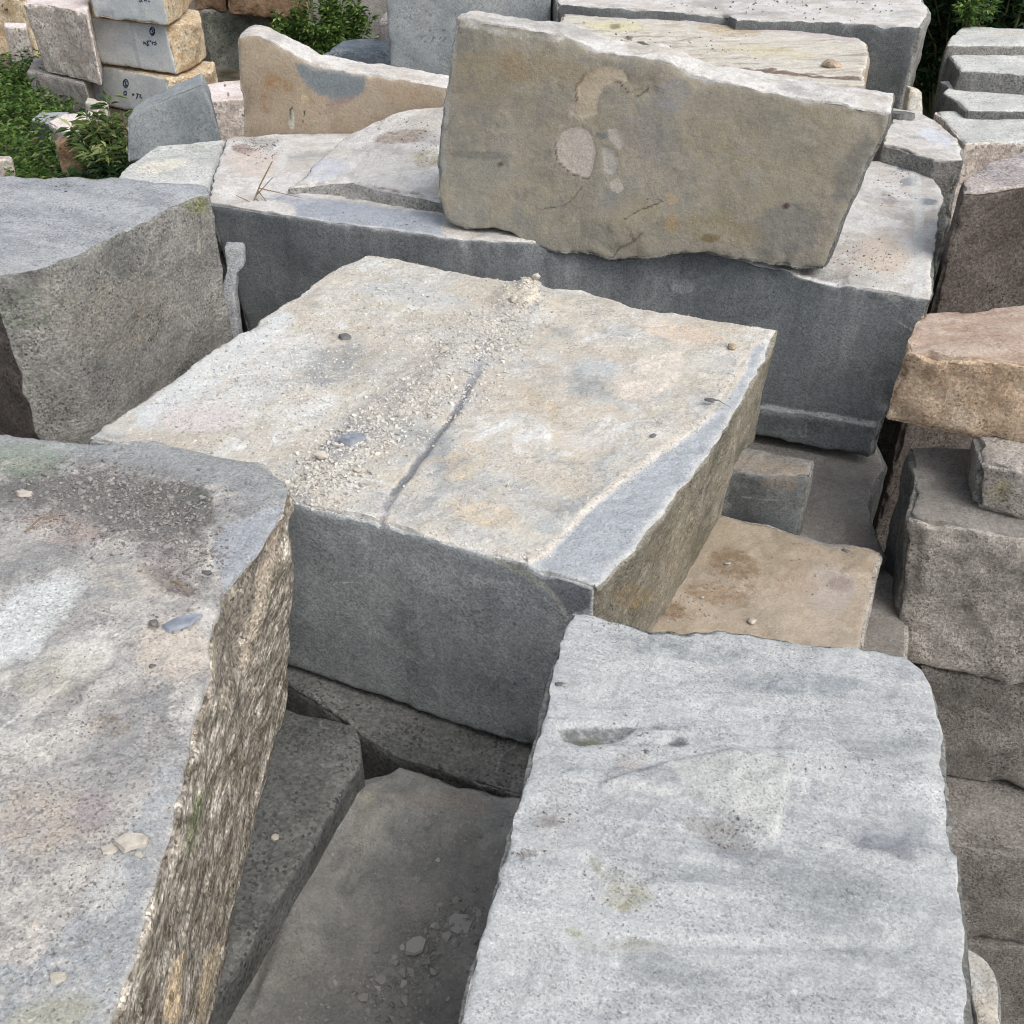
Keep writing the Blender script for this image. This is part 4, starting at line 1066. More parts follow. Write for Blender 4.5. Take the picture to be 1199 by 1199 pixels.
S2 = block('granite_block', 'pinkish brown lower block, left of the marked stack', z=zsb - .02, zb=-1.25, group=SG,
    front=[(31, 84), (60, 89), (99, 99)], right=[], back=[(40, 66), (104, 76)], left=[], sp=.02, lean=[(.04, 0), (.04, 0), (0, 0), (.05, 0)],
    mats=dict(side=M['brown_low']), rough={'side': (.015, 6)}, chip=.018, paint=[('front', ('l', [(44, 96), (48, 106)], 3, (96, 92, 92), .8))])
z0 = zc(18, 29, 13.2)
S0 = block('granite_block', 'small speckled block standing in the weeds at the upper left edge', z=z0, zb=-2.3, sp=.022,
    front=[(4, 31), (31, 33)], right=[], back=[(5, 26), (31, 27)], left=[], mats=dict(side=M['pink_side'], top=M['pink_top']), chip=.012)
SO = block('rust_rock', 'rust orange rock at the very top left corner', cat='rock', z=zc(10, -10, 14.6), zb=-2.3, sp=.03,
    front=[(-40, -8), (30, -4)], right=[], back=[(-40, -22), (36, -20)], left=[], mats=dict(side=M['orange_side']), rough={'side': (.05, 4)}, chip=.04,
    paint=[('front', ('l', [(-2, 2), (12, 14)], 2, (90, 70, 56), .8))])

# dark blocks behind the stack ------------------------------------------
K1 = block('granite_block', 'mossy dark block behind the marked stack and left of the green bush', z=zc(300, 14, 13.6), zb=-2.3, sp=.025,
    front=[(236, 12), (258, 11), (330, 16), (352, 22)], right=[], back=[(240, 4), (352, 8)], left=[], mats=dict(side=M['olive_side'], top=M['grey_top']), rough={'side': (.04, 4)}, chip=.025, group=YB)
zk = zc(300, 11, 13.75)
K2 = block('rust_rock', 'reddish brown block lying on the mossy dark one, right of the marked stack', cat='stone block', z=zk + .5, zb=zk + .0, sp=.03,
    front=[(262, -40), (356, -34)], right=[], back=[(262, -55), (356, -50)], left=[], mats=dict(side=M['rust_rock']), rough={'side': (.03, 4)}, chip=.03)
K2b = block('rust_rock', 'darker rusty block end beside the top of the marked stack', cat='stone block', z=zk + .45, zb=zk - .02, sp=.03,
    front=[(222, -40), (259, -38)], right=[], back=[(222, -55), (259, -52)], left=[], mats=dict(side=M['rust_rock']), rough={'side': (.03, 4)}, chip=.03)
K5 = block('granite_block', 'grey block half hidden at the top edge behind the green bush', z=zc(400, -20, 14.8), zb=-2.3, sp=.03,
    front=[(362, -22), (470, -22)], right=[], back=[(362, -30), (470, -30)], left=[], mats=dict(side=M['grey_rough']), chip=.03, rough={'side': (.03, 4)})
K3 = block('layered_rock', 'bluish layered rock between the beige slab and the dark grey upright block', cat='rock', z=zc(430, 52, 9.2), zb=-1.2, sp=.02,
    front=[(376, 66), (400, 58), (440, 60), (474, 64)], right=[], back=[(400, 47), (430, 45), (474, 48)], left=[], mats=dict(side=M['blue_side']), rough={'side': (.04, 5)}, chip=.03)
K4 = block('layered_rock', 'small pinkish grey rock right of the green bush, against the dark upright block', cat='rock', z=zc(458, 20, 10.2), zb=-1.2, sp=.025,
    front=[(444, 24), (476, 22)], right=[], back=[(454, 12), (476, 12)], left=[], mats=dict(side=M['mauve_top']), lean=[(-.12, 0), (0, 0), (0, 0), (-.05, 0)], rough={'side': (.04, 5)}, chip=.03)
# small stones round the leafy plant
Q1 = block('granite_block', 'grey-green low block in the weeds left of the leafy plant', z=zc(55, 137, 10.4), zb=-1.25, sp=.02,
    front=[(36, 140), (62, 146), (80, 140)], right=[], back=[(46, 131), (80, 130)], left=[], mats=dict(side=M['olive_side'], top=M['grey_top']), chip=.014)
Q2 = block('broken_stone', 'white-pink broken block left of the leafy plant', cat='broken stone', z=zc(80, 148, 9.9), zb=-1.25, sp=.018,
    front=[(56, 143), (78, 155)], right=[(90, 145)], back=[(74, 134), (118, 128)], left=[], mats=dict(top=M['pink_top'], side=M['pink_side']), chip=.02)
Q3 = block('broken_stone', 'dark brown stone at the foot of the leafy plant', cat='broken stone', z=zc(80, 164, 9.4), zb=-1.25, sp=.018,
    front=[(64, 166), (92, 164)], right=[], back=[(68, 159), (92, 158)], left=[], mats=dict(side=M['rust_rock']), chip=.02)
Q4 = block('broken_stone', 'small pale pink stone in the weeds above the grey block at the left edge', cat='broken stone', z=zc(6, 184, 9.3), zb=-1.25, sp=.02,
    front=[(-20, 186), (14, 187)], right=[], back=[(-20, 181), (13, 182)], left=[], mats=dict(side=M['pink_side']), chip=.012)
YW = slab('chip_stone', 'little yellowish stone chip standing at the foot of the large dark-faced block', cat='stone',
    top=[(1066, 104), (1080, 108)], right=[], bottom=[(1060, 150), (1080, 150)], left=[], plane=(on_depth(1072, 118, 6.9), np.array([0, -1., .3])),
    off=[(0, .1, 0)] * 4, sp=.015, mats=dict(side=M['yellow_top']), chip=.008)

Q5 = block('broken_stone', 'small yellowish stone wedged at the foot of the marked stack', cat='broken stone', z=zc(112, 119, 11.3), zb=-1.25, sp=.02,
    front=[(99, 120), (124, 126)], right=[], back=[(102, 113), (126, 119)], left=[], mats=dict(side=M['yellow_top']), chip=.02)
# ------------------------------------------------------------------ ground
nx = np.linspace(-1, 1, 181)
gx = np.sign(nx) * (np.abs(nx) ** 2.6) * 160
gy = np.sign(nx) * (np.abs(nx) ** 2.6) * 160 + 8
GX, GY = np.meshgrid(gx, gy, indexing='ij')
gz = -1.27 - 1.76 * (1 - sstep(5.2, 8.2, GY))
Vg = np.stack([GX.ravel(), GY.ravel(), gz.ravel()], 1)
Vg[:, 2] += .05 * fbm(Vg * .9, 4) + .02 * fbm(Vg * 4, 3)
gi = np.arange(len(Vg)).reshape(181, 181)
Fg = np.stack([gi[:-1, :-1], gi[1:, :-1], gi[1:, 1:], gi[:-1, 1:]], -1).reshape(-1, 4)
tag(mesh_obj('ground', Vg, Fg, M['ground'], origin=(0, 0, 0)), 'bare quarry yard soil under and between the blocks', 'ground', kind='structure')

# ------------------------------------------------------------------ loose stone
def rock_proto(seed, n=14, flat=1.0, sub=0):
    r = np.random.RandomState(seed)
    p = r.normal(size=(n, 3))
    p /= np.linalg.norm(p, axis=1)[:, None]
    p *= r.uniform(.75, 1, (n, 1))
    p *= [1, r.uniform(.6, .95), flat * r.uniform(.5, .8)]
    bm = bmesh.new()
    for q in p: bm.verts.new(q)
    bmesh.ops.convex_hull(bm, input=bm.verts)
    loose = [v for v in bm.verts if not v.link_faces]
    bmesh.ops.delete(bm, geom=loose, context='VERTS')
    bmesh.ops.triangulate(bm, faces=bm.faces)
    if sub:
        bmesh.ops.bevel(bm, geom=list(bm.edges), offset=.07, segments=1, affect='EDGES')
        bmesh.ops.triangulate(bm, faces=bm.faces)
        bmesh.ops.subdivide_edges(bm, edges=list(bm.edges), cuts=sub, use_grid_fill=True)
        bmesh.ops.triangulate(bm, faces=bm.faces)
    bm.verts.index_update()
    V = np.array([v.co[:] for v in bm.verts])
    F = np.array([[v.index for v in f.verts] for f in bm.faces])
    bm.free()
    return V, F
def plate_proto(seed, t):
    r = np.random.RandomState(seed)
    n = r.randint(6, 10)
    a = np.sort(np.arange(n) / n * 6.283 + r.uniform(-.3, .3, n))
    rad = r.uniform(.62, 1.0, n)
    ex = np.array([1, r.uniform(.55, .9)])
    lo = np.stack([np.cos(a) * rad * ex[0], np.sin(a) * rad * ex[1], np.zeros(n)], 1)
    hi = lo * [.9, .9, 1] + np.stack([r.normal(size=n) * .03, r.normal(size=n) * .03, t * r.uniform(.7, 1.25, n)], 1)
    V = np.concatenate([lo, hi, [[0, 0, t * 1.05], [0, 0, 0]]])
    F = []
    for k in range(n):
        m = (k + 1) % n
        F += [(k, m, n + m), (k, n + m, n + k), (n + k, n + m, 2 * n), (m, k, 2 * n + 1)]
    return V, np.array(F)
PROTO = [rock_proto(i, 9, .8) for i in range(10)]
FLAKE = [plate_proto(40 + i, .22) for i in range(8)]
def tree_of(o):
    dg = bpy.context.evaluated_depsgraph_get()
    bm = bmesh.new()
    bm.from_mesh(o.data)
    bm.transform(Matrix.Translation(o.location))
    t = BVHTree.FromBMesh(bm)
    bm.free()
    return t
def rotz(r):
    a, b, c = r.uniform(0, 6.28), r.normal() * .35, r.normal() * .35
    return np.array((Matrix.Rotation(a, 3, 'Z') @ Matrix.Rotation(b, 3, 'X') @ Matrix.Rotation(c, 3, 'Y')))
def scatter(name, label, obj, z, regions, mat, protos, seed, cat='rubble'):
    """regions: (polyline of measured points, spread px, count, smallest, largest radius in m)"""
    r = np.random.RandomState(seed)
    t = tree_of(obj)
    VV, FF, n0 = [], [], 0
    for (pts, spread, cnt, s0, s1) in regions:
        pts = np.array(pts, float)
        for k in range(cnt):
            if len(pts) > 1:
                i = r.randint(len(pts) - 1)
                q = pts[i] + (pts[i + 1] - pts[i]) * r.uniform()
            else:
                q = pts[0]
            q = q + r.normal(size=2) * np.array([spread, spread * .62])
            g = on_level(q[0], q[1], z)
            h = t.ray_cast(Vector((g[0], g[1], z + 1.5)), Vector((0, 0, -1)))
            if h[0] is None or h[1].z < .5 or h[0].z < z - .08: continue
            s = s0 * (s1 / s0) ** (r.uniform() ** 2.2)
            V, F = protos[r.randint(len(protos))]
            W = (V * s) @ rotz(r).T
            W = W + np.array([h[0].x, h[0].y, h[0].z - W[:, 2].min() - s * .25])
            VV.append(W); FF.append(F + n0); n0 += len(W)
    if VV:
        tag(mesh_obj(name, np.concatenate(VV), np.concatenate(FF), mat, smooth=False), label, cat, kind='stuff')

scatter('stone_rubble', 'pale stone chips and grit strewn over the dusty top of the centre block', B1, 0.0, [
    ([(608, 362), (585, 395), (560, 415)], 13, 1100, .002, .014),
    ([(450, 500), (425, 520), (385, 550), (362, 575)], 22, 1700, .002, .015),
    ([(520, 455), (480, 480)], 24, 900, .002, .011),
    ([(608, 362), (560, 420), (500, 470), (440, 505), (385, 555), (360, 580)], 30, 4600, .0016, .014),
    ([(612, 345)], 15, 700, .002, .012),
    ([(590, 385), (540, 400), (470, 400)], 28, 2000, .002, .010),
    ([(230, 480), (330, 420), (430, 350), (520, 360)], 42, 5200, .0016, .010),
    ([(300, 500), (420, 430)], 56, 3200, .0015, .009),
    ([(640, 400), (700, 405)], 26, 160, .002, .008),
    ([(560, 590), (520, 605), (590, 575)], 16, 160, .002, .009),
    ([(610, 652), (640, 645), (690, 592), (740, 555), (792, 518), (840, 478), (860, 430)], 5, 420, .002, .009),
    ([(345, 585), (450, 612), (600, 652)], 5, 360, .002, .008),
    ([(430, 300), (600, 325), (900, 384)], 5, 260, .002, .009)], M['chips'], PROTO, 3)
scatter('stone_rubble', 'grey and brown debris scattered across the bark-sided foreground block', B2, .25, [
    ([(60, 570), (150, 580), (235, 600)], 30, 3400, .0016, .011),
    ([(30, 600), (120, 620), (215, 640), (230, 660)], 22, 2000, .0016, .010),
    ([(190, 670), (240, 690)], 14, 200, .002, .010),
    ([(210, 730)], 16, 90, .002, .009),
    ([(60, 800), (140, 850), (180, 800)], 46, 900, .0009, .005),
    ([(120, 850)], 18, 130, .0015, .006),
    ([(20, 900), (120, 980), (60, 1060)], 60, 1500, .0009, .005),
    ([(100, 1120), (160, 1000)], 40, 260, .0012, .005)], M['dark_chips'], PROTO + FLAKE, 5)
scatter('stone_rubble', 'specks of grit on the pale banded foreground block', B3, .10, [
    ([(700, 862), (745, 852), (800, 868)], 14, 160, .0012, .005),
    ([(640, 965), (660, 955)], 14, 60, .0015, .006), ([(616, 1000)], 8, 40, .0015, .006),
    ([(720, 1020), (730, 1080)], 34, 240, .0012, .004), ([(840, 970), (880, 985)], 14, 130, .0015, .006),
    ([(940, 880), (1060, 915)], 20, 120, .0012, .005), ([(690, 730), (730, 732)], 14, 90, .0015, .005),
    ([(700, 780), (900, 1000)], 120, 220, .001, .004)], M['dark_chips'], PROTO, 6)
scatter('stone_rubble', 'broken flakes and crumbs lying on the dark slab-like block in the gap', L2, -.7, [
    ([(545, 1070), (500, 1110), (470, 1150), (440, 1190)], 18, 260, .004, .022),
    ([(560, 1070), (520, 1090)], 26, 200, .004, .018), ([(420, 1170), (500, 1160)], 46, 240, .002, .014),
    ([(480, 960), (540, 1000)], 60, 220, .0015, .008),
    ([(420, 940), (600, 1000)], 40, 120, .002, .012)], M['shards'], FLAKE + PROTO, 8)
scatter('stone_rubble', 'small crumbs on the beige muddy block', M1, -.6, [
    ([(790, 712), (830, 700), (860, 665)], 16, 240, .002, .007), ([(900, 660), (980, 690)], 36, 110, .0015, .006),
    ([(700, 735), (790, 722)], 10, 120, .002, .008)], M['dark_chips'], PROTO, 9)
scatter('stone_rubble', 'dark crumbs on the white top of the long dark block', B5, .05, [
    ([(280, 172), (320, 172)], 12, 160, .004, .013), ([(1040, 230), (1060, 200)], 16, 90, .003, .010),
    ([(990, 300), (1040, 310)], 20, 170, .003, .009), ([(360, 250), (500, 268)], 8, 90, .003, .009)], M['dark_chips'], PROTO, 10)
scatter('stone_rubble', 'crumbs on the flat dusty layer beside the leaning slab', B5layer, .12, [
    ([(440, 160), (500, 170)], 12, 130, .003, .011), ([(500, 185)], 10, 80, .003, .010)], M['dark_chips'], PROTO, 12)
scatter('stone_rubble', 'dark crumbs on the yellowish dusty block', B12, .42, [([(700, 30), (760, 52), (900, 60)], 14, 90, .005, .018)], M['dark_chips'], PROTO, 13)
scatter('stone_rubble', 'dark crumbs on the large block at the top edge', B11, .48, [([(760, 5), (900, 6), (1050, 14)], 12, 120, .005, .02)], M['dark_chips'], PROTO, 14)
scatter('stone_rubble', 'crumbs on the grey-topped block at the left edge', B4, .35, [([(66, 218), (90, 218)], 5, 30, .003, .012)], M['dark_stone'], FLAKE, 15)

# single stones one can point to -----------------------------------------
TREES = {}
def stone_at(px, py, z, on, size, mat, label, flat=.8, seed=1, rot=0.0, name='loose_stone', cat='stone', sx=1.0):
    plate = flat < .45
    V, F = plate_proto(seed, flat * 1.2) if plate else rock_proto(seed, 16, flat, 1)
    W = V * size * [sx, 1, 1]
    if not plate: W = W + np.stack([fbm(W * 60 / max(size * 20, 1) + seed, 3)] * 3, 1) * size * .10
    rr_ = np.random.RandomState(seed + 100)
    W = W @ np.array(Matrix.Rotation(rr_.normal() * .10, 3, 'X') @ Matrix.Rotation(rr_.normal() * .10, 3, 'Y')).T
    c, s = math.cos(rot), math.sin(rot)
    W[:, :2] = W[:, :2] @ np.array([[c, s], [-s, c]])
    if on.name not in TREES: TREES[on.name] = tree_of(on)
    g = on_level(px, py, z)
    h = TREES[on.name].ray_cast(Vector((g[0], g[1], z + 1.5)), Vector((0, 0, -1)))[0]
    if h is None: return
    W = W + np.array([h.x, h.y, h.z - W[:, 2].min() - size * .08])
    tag(mesh_obj(name, W, F, mat, smooth=True, sharp=30), label, cat)
stone_at(880, 729, -.6, M1, .024, M['pale_stone'], 'white pebble near the front edge of the beige muddy block', seed=3)
stone_at(852, 661, -.6, M1, .016, M['pale_stone'], 'small white pebble in the middle of the beige muddy block', seed=4)
stone_at(770, 714, -.6, M1, .022, M['tan_stone'], 'tan pebble where the beige muddy block meets the centre block', seed=5)
stone_at(900, 734, -.6, M1, .010, M['pale_stone'], 'tiny pale pebble right of the white pebble on the beige block', seed=6)
stone_at(822, 700, -.6, M1, .011, M['pale_stone'], 'tiny pale pebble on the brown stain of the beige block', seed=16)
stone_at(991, 646, -.6, M1, .022, M['dark_stone'], 'dark flat stone at the far right corner of the beige muddy block', flat=.5, seed=7)
stone_at(412, 520, 0, B1, .055, M['blue_stone'], 'blue-grey flat stone in the rubble band of the centre block', flat=.35, seed=8, rot=.5)
stone_at(377, 540, 0, B1, .030, M['pale_stone'], 'pale stone beside the blue-grey one at the lower end of the rubble band', seed=9)
stone_at(418, 552, 0, B1, .022, M['pale_stone'], 'white angular chip below the blue-grey stone on the centre block', seed=10)
stone_at(404, 396, 0, B1, .030, M['dark_stone'], 'dark flat stone on the left half of the centre block', flat=.4, seed=11)
stone_at(520, 414, 0, B1, .022, M['pale_stone'], 'white chip on the upper rubble band of the centre block', seed=12)
stone_at(858, 408, 0, B1, .028, M['tan_stone'], 'greyish tan stone near the far right corner of the centre block', seed=13)
stone_at(832, 474, 0, B1, .022, M['dark_stone'], 'dark elongated chip on the smooth right margin of the centre block', flat=.5, seed=14, sx=1.5)
stone_at(764, 512, 0, B1, .014, M['dark_stone'], 'dark speck-like chip at the crusty line of the centre block', seed=15)
stone_at(627, 341, 0, B1, .024, M['pale_stone'], 'pointed cream lump on the mound at the back edge of the centre block', flat=1.4, seed=17)
stone_at(600, 360, 0, B1, .026, M['pale_stone'], 'cream clod on the near side of the mound on the centre block', flat=1.0, seed=18)
stone_at(155, 990, .25, B2, .034, M['pale_stone'], 'largest pale flake on the lower part of the bark-sided block', flat=.25, seed=20, rot=.3)
stone_at(129, 995, .25, B2, .022, M['pale_stone'], 'pale flake just left of the largest one on the bark-sided block', flat=.25, seed=21)
stone_at(163, 1002, .25, B2, .012, M['pale_stone'], 'tiny pale flake below the largest one on the bark-sided block', flat=.3, seed=22)
stone_at(40, 1085, .25, B2, .011, M['pale_stone'], 'small white chip near the left edge of the bark-sided block', flat=.4, seed=23)
stone_at(69, 1145, .25, B2, .018, M['pale_stone'], 'pale pointed chip near the bottom left of the bark-sided block', flat=.4, seed=24)
stone_at(214, 730, .25, B2, .040, M['blue_stone'], 'slate-blue flake on the tan part of the bark-sided block', flat=.2, seed=25, rot=.5, sx=1.4)
stone_at(180, 731, .25, B2, .014, M['dark_stone'], 'dark round pebble left of the slate-blue flake', flat=.6, seed=26)
stone_at(178, 781, .25, B2, .010, M['dark_stone'], 'small dark pebble below the slate-blue flake', flat=.6, seed=27)
stone_at(245, 680, .25, B2, .018, M['dark_stone'], 'dark crumb by the smooth blue-grey corner of the bark-sided block', flat=.6, seed=28)
stone_at(28, 580, .25, B2, .028, M['pale_stone'], 'pale flat chip in the debris at the far left of the bark-sided block', flat=.35, seed=29)
stone_at(655, 802, .10, B3, .014, M['dark_stone'], 'dark pebble at the left edge of the pale banded block', flat=.7, seed=30)
stone_at(758, 881, .10, B3, .009, M['dark_stone'], 'tiny dark pebble below the dark stain of the pale banded block', flat=.7, seed=31)
stone_at(976, 79, .42, B12, .075, M['tan_stone'], 'brown lump at the front of the yellowish dusty block', flat=.6, seed=32, sx=1.3)
stone_at(1055, 138, .15, B6, .09, M['dark_stone'], 'flat dark chip at the top corner of the leaning slab', flat=.3, seed=33)
stone_at(996, 36, .42, B12, .07, M['dark_stone'], 'dark stone at the back right corner of the yellowish block', flat=.6, seed=34)
stone_at(487, 1110, -.7, L2, .034, M['shards'], 'large pointed flake on the dark slab in the gap', flat=.18, seed=35, rot=1.2, sx=1.4)
stone_at(446, 1150, -.7, L2, .022, M['shards'], 'medium flake left of the large pointed one in the gap', flat=.25, seed=36)
stone_at(425, 1170, -.7, L2, .020, M['shards'], 'flake nearest the bottom left in the gap', flat=.25, seed=37)
stone_at(540, 1085, -.7, L2, .050, M['shards'], 'broad thin plate at the right of the dark slab in the gap', flat=.12, seed=38)
stone_at(510, 1085, -.7, L2, .020, M['shards'], 'narrow flake above the large pointed one in the gap', flat=.2, seed=39)
stone_at(322, 980, -.57, L1, .016, M['pale_stone'], 'pale lichen-like chip on the sloping block under the bark-sided one', flat=.3, seed=40)

# ------------------------------------------------------------------ tubes: twigs and stems
def tube(pts, r0, r1, n=6):
    pts = [Vector(p) for p in pts]
    V, F = [], []
    for i, p in enumerate(pts):
        d = (pts[min(i + 1, len(pts) - 1)] - pts[max(i - 1, 0)]).normalized()
        a = d.orthogonal().normalized()
        b = d.cross(a)
        r = r0 + (r1 - r0) * i / (len(pts) - 1)
        for k in range(n):
            t = 2 * math.pi * k / n
            V.append(p + (a * math.cos(t) + b * math.sin(t)) * r)
        if i:
            o = (i - 1) * n
            for k in range(n):
                F.append((o + k, o + (k + 1) % n, o + n + (k + 1) % n, o + n + k))
    return np.array([v[:] for v in V]), np.array(F)
def merge(parts):
    V, F, n = [], [], 0
    for v, f in parts:
        V.append(v); F.append(f + n); n += len(v)
    return np.concatenate(V), np.concatenate(F)

def twig_on(pts, z, r, label, lift=.006):
    P = [on_level(x, y, z) + np.array([0, 0, lift + (.01 * math.sin(i * 1.7))]) for i, (x, y) in enumerate(pts)]
    V, F = tube(P, r, r * .6)
    tag(mesh_obj('twig', V, F, M['twig']), label, 'twig')
twig_on([(200, 683), (210, 689), (222, 696)], .262, .003, 'short dark twig lying on the tan part of the bark-sided block')
twig_on([(30, 625), (50, 612), (78, 604)], .262, .0028, 'thin pale twig in the debris of the bark-sided block')
# dry stalk leaning on the long dark block
base = on_level(283, 268, -.1)
P = [base, base + np.array([.06, -.02, .10]), base + np.array([.12, .0, .22]), base + np.array([.19, .03, .33])]
t1 = tube(P, .006, .003)
br_ = [tube([P[1] + (P[2] - P[1]) * f, P[1] + (P[2] - P[1]) * f + np.array([dx, -.03, dz])], .003, .0015) for f, dx, dz in
       ((.2, .16, -.10), (.5, .20, -.14), (.9, .22, -.04), (.3, -.07, .05), (.8, .12, -.16), (.6, .10, .1))]
V, F = merge([t1] + br_)
tag(mesh_obj('dry_stalk', V, F, M['twig']), 'dry branching stalk standing against the left end of the long dark block', 'dry stalk')

# ------------------------------------------------------------------ plants
def leaves(centres, dirs, length, width, rng, droop=.3):
    n = len(centres)
    d = dirs / (np.linalg.norm(dirs, axis=1)[:, None] + 1e-9)
    up = np.tile([0, 0, 1.0], (n, 1)) + rng.normal(size=(n, 3)) * .5
    s = np.cross(d, up)
    s /= np.linalg.norm(s, axis=1)[:, None] + 1e-9
    nn = np.cross(s, d)
    L = (length * rng.uniform(.6, 1.25, n))[:, None]
    Wd = (width * rng.uniform(.7, 1.2, n))[:, None]
    a = centres
    m = centres + d * L * .5
    t = centres + d * L - nn * L * droop
    V = np.stack([a, m + s * Wd + nn * Wd * .3, t, m - s * Wd + nn * Wd * .3], 1).reshape(-1, 3)
    i = np.arange(n)[:, None] * 4
    F = np.concatenate([i + [0, 1, 2], i + [0, 2, 3]])
    return V, F

def bush(name, label, cat, centre, size, nstem, nleaf, length, width, mat, seed, flowers=None, stemmat=None, group=None):
    r = np.random.RandomState(seed)
    c = np.asarray(centre, float)
    root = empty(name, c)
    tag(root, label, cat, group)
    st, LC, LD = [], [], []
    for k in range(nstem):
        a = r.uniform(0, 6.28)
        rad = math.sqrt(r.uniform(0, 1))
        end = c + np.array([math.cos(a) * rad * size[0], math.sin(a) * rad * size[1], size[2] * (1 - .45 * rad * rad) * r.uniform(.75, 1.08)])
        b = c + np.array([math.cos(a), math.sin(a), 0]) * np.array([size[0], size[1], 0]) * rad * .35
        mid = (b + end) / 2 + r.normal(size=3) * .05 * size[2] + np.array([0, 0, .08 * size[2]])
        st.append(tube([b, mid, end], .010 * size[2] + .002, .003))
        m = nleaf // nstem
        t = r.uniform(.12, 1.0, m) ** .75
        pos = ((1 - t) ** 2)[:, None] * b + (2 * t * (1 - t))[:, None] * mid + (t ** 2)[:, None] * end
        ang = r.uniform(0, 6.28, m)
        dd = np.stack([np.cos(ang), np.sin(ang), r.uniform(-.2, .7, m)], 1)
        LC.append(pos + dd * .02); LD.append(dd)
    V, F = merge(st)
    mesh_obj('stem', V, F, stemmat or M['stem'], parent=root)
    LC, LD = np.concatenate(LC), np.concatenate(LD)
    V, F = leaves(LC, LD, length, width, r)
    mesh_obj('foliage', V, F, mat, parent=root, smooth=False)
    for i in (r.choice(len(LC), flowers) if flowers else []):
        mesh_obj('bloom', PROTO[0][0] * .012 + LC[i] + [0, 0, .03], PROTO[0][1], M['flower'], parent=root)
    return root
gz_ = -1.28
def at_ground(px, py): return on_level(px, py, gz_)
c = on_depth(385, 50, 13.0)
bush('green_bush', 'low green bush behind the beige slab, dotted with pale leaves', 'bush', [c[0], 13.0, -1.28], (.72, .42, .98), 46, 5200, .075, .016, M['leaf_bush'], 21)
c = on_depth(118, 150, 9.2)
bush('leafy_plant', 'leafy weed with pale yellowish tips growing between the stones at left', 'plant', [c[0], 9.2, -1.2], (.30, .26, .78), 16, 760, .12, .016, M['leaf_pale'], 22)
bush('leafy_plant', 'dark green undergrowth at the foot of the pale-tipped leafy weed', 'plant', [c[0] + .1, 9.0, -1.2], (.40, .25, .34), 16, 800, .09, .018, M['leaf_dark'], 23)
# bushes at the upper right
for k, (px, Y, s, hh, lab, mt) in enumerate([(1150, 11.6, .9, 2.0, 'dark bush above the flat pale blocks, beside the black gap', 'leaf_dark'),
        (1205, 11.2, .9, 2.3, 'darkest bush at the top right corner', 'leaf_dark'),
        (1104, 13.0, .9, 2.6, 'dark bush closing the black gap behind the large dark-faced block', 'leaf_dark')]):
    p = on_depth(px, 10, Y)
    bush('dark_bush', lab, 'bush', [p[0], Y, -1.28], (s, .7, hh), 60, 5200, .11, .03, M[mt], 30 + k, group='dark bushes at the upper right')
p = on_level(1140, 34, .28)
bush('flowering_weed', 'small weed with yellow blooms on the farthest flat pale block', 'plant', [p[0], p[1] + .1, .26], (.16, .10, .30), 14, 330, .06, .012, M['leaf'], 40, flowers=16)
# weeds at the left: too many to count
r = np.random.RandomState(50)
n = 2300
X = np.stack([r.uniform(-8.5, -3.9, n), r.uniform(8.2, 13.2, n), np.full(n, -1.28)], 1)
ok = []
for q in X:
    pq = to_photo(q[None])[0]
    if q[1] < 10.7 and pq[0] > 26 and pq[1] < 186: ok.append(False); continue
    ok.append(pq[0] < 75 + r.normal() * 14 or (pq[0] < 160 and pq[1] > 178))
X = X[np.array(ok)]
C, D = [], []
for q in X:
    hh = r.uniform(.14, .42) * (1.0 + .5 * float(perlin(q[None] * .8)[0]))
    m = 15
    t = r.uniform(.05, 1, m)
    lean_ = r.normal(size=2) * .18
    C.append(np.stack([q[0] + lean_[0] * t + r.normal(size=m) * .05, q[1] + lean_[1] * t + r.normal(size=m) * .05, q[2] + hh * t], 1))
    a = r.uniform(0, 6.28, m)
    D.append(np.stack([np.cos(a), np.sin(a), r.uniform(-.1, 1.0, m)], 1))
V, F = leaves(np.concatenate(C), np.concatenate(D), .075, .015, r)
tag(mesh_obj('weeds', V, F, M['leaf'], smooth=False), 'thick green weeds covering the ground at the left edge', 'weeds', kind='stuff')

# ------------------------------------------------------------------ handwriting on the stacked blocks
def ink(block_, strokes, w=.011, name='handwritten_lettering'):
    """strokes are measured points; they are laid on the block's own surface and given a little thickness"""
    bm = bmesh.new(); bm.from_mesh(block_.data); bm.transform(Matrix.Translation(block_.location))
    t = BVHTree.FromBMesh(bm); bm.free()
    parts = []
    for s in strokes:
        P = []
        for (x, y) in s:
            d = Vector(ray(x, y)).normalized()
            h = t.ray_cast(Vector((0, 0, HCAM)), d)
            if h[0] is not None: P.append(np.array(h[0] + h[1] * .003))
        if len(P) > 1: parts.append(tube(P, w * .5, w * .5, 5))
    if parts:
        V, F = merge(parts)
        mesh_obj(name, V, F, M['ink'], parent=block_)
def circ(x, y, rx, ry, n=10): return [(x + rx * math.cos(6.283 * k / n), y + ry * math.sin(6.283 * k / n)) for k in range(n + 1)]
ink(S4, [circ(178.5, 36.5, 2.8, 5.0), [(177, 34.5), (178.5, 33.5), (179.8, 34.5), (178.6, 36.5), (179.8, 38.5), (178.4, 40), (177.2, 39)],
         [(168, 48.5), (168.5, 51.5), (170, 49), (171, 52)], [(172, 48), (174.5, 47.5), (172.5, 50.5), (174.8, 52.5), (172.6, 53.5), (172, 51)], [(175.6, 47.6), (176.6, 47.4), (176.4, 49)],
         [(178.4, 48.5), (178.6, 52)], [(180, 49.5), (182.5, 49), (183.4, 51), (181, 52.5)]])
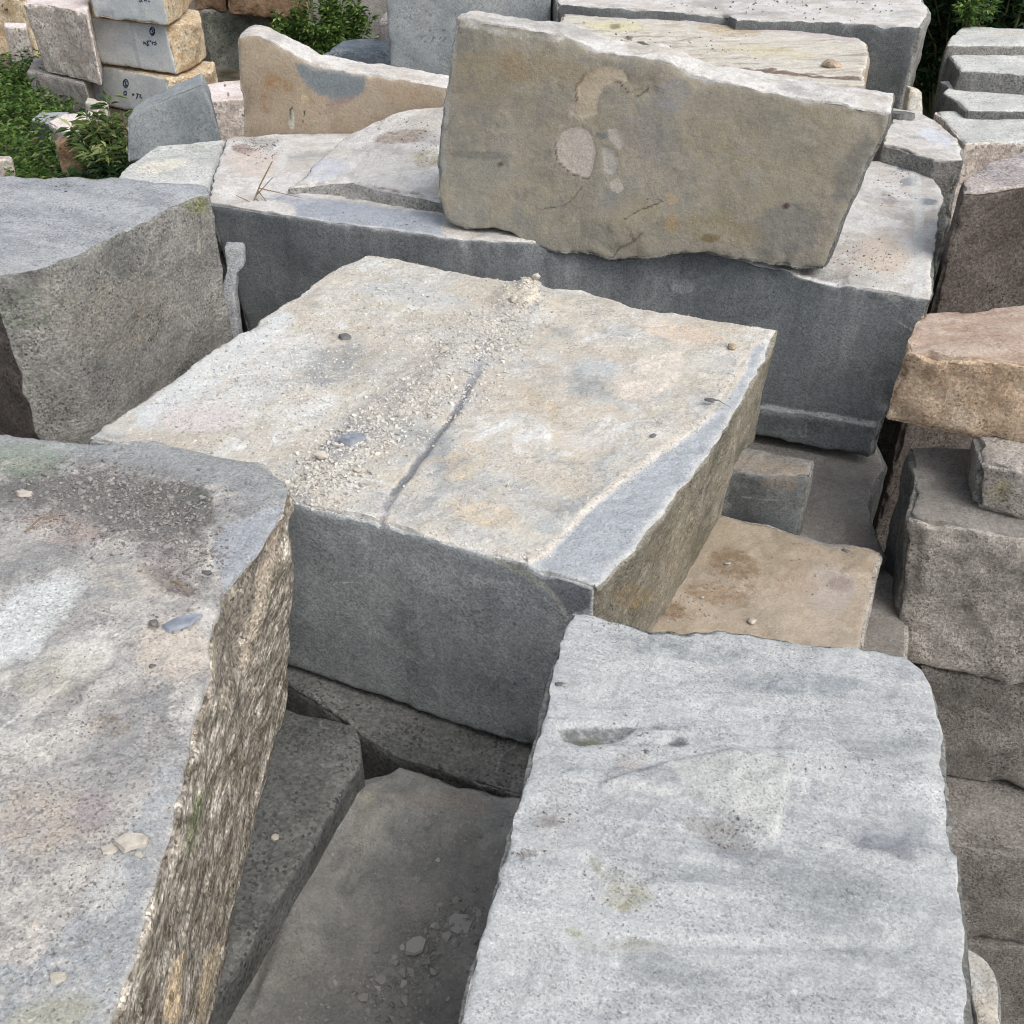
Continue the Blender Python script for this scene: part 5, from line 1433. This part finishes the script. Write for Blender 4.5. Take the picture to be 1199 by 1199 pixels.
ink(S5, [circ(147.5, 97.5, 3.0, 4.6), [(146.2, 95.5), (148.4, 95.2), (147, 97.5), (148.8, 99.5), (146.4, 100)],
         [(155, 109), (155.6, 112), (157.5, 109.5)], [(160, 110), (162, 109), (161, 113), (159.8, 115)], [(163, 110.5), (165.5, 110.5), (164, 113.5), (166.8, 114.5)], circ(147, 109, 1.8, 2.4, 7)])
ink(S3, [[(163, -1), (164, 2), (166, 0), (167, 2)], [(169, 1), (171, -1), (172, 1.5)], [(174, 1), (176, 1.4)]])

# ------------------------------------------------------------------ camera, light
cam = bpy.data.cameras.new('camera')
co = bpy.data.objects.new('camera', cam)
COL.objects.link(co)
co.location = (0, 0, HCAM)
co.rotation_euler = (math.radians(55), 0, 0)
cam.sensor_width = 36
cam.lens = 36 * FPX / 1199
cam.clip_start = .05
cam.clip_end = 600
S.camera = co

SUN_AZ, SUN_EL = 135, 50          # azimuth measured from +Y towards +X
w = bpy.data.worlds.new('World')
S.world = w
w.use_nodes = True
nt = w.node_tree
bg = nt.nodes['Background']
sky = nt.nodes.new('ShaderNodeTexSky')
sky.sky_type = 'NISHITA'
sky.sun_disc = False
sky.sun_elevation = math.radians(SUN_EL)
sky.sun_rotation = math.radians(SUN_AZ)
sky.air_density = 1.0
sky.dust_density = 4.5
sky.ozone_density = 1.0
hs = nt.nodes.new('ShaderNodeHueSaturation')       # thin cloud: a greyer sky
hs.inputs['Saturation'].default_value = 0.5
nt.links.new(sky.outputs[0], hs.inputs['Color'])
nt.links.new(hs.outputs[0], bg.inputs['Color'])
bg.inputs['Strength'].default_value = 0.15
sl = bpy.data.lights.new('sun', 'SUN')
sl.energy = 0.9
sl.angle = math.radians(40)
sl.color = (1.0, .99, .975)
so = bpy.data.objects.new('sun', sl)
COL.objects.link(so)
el, az = math.radians(SUN_EL), math.radians(SUN_AZ)
to_sun = Vector((math.sin(az) * math.cos(el), math.cos(az) * math.cos(el), math.sin(el)))
so.rotation_euler = to_sun.to_track_quat('Z', 'Y').to_euler()
so.location = (4, 6, 9)
S.cycles.filter_width = 1.1
S.view_settings.view_transform = 'Standard'
S.view_settings.look = 'None'
S.view_settings.exposure = 0.50
S.view_settings.gamma = 1.0
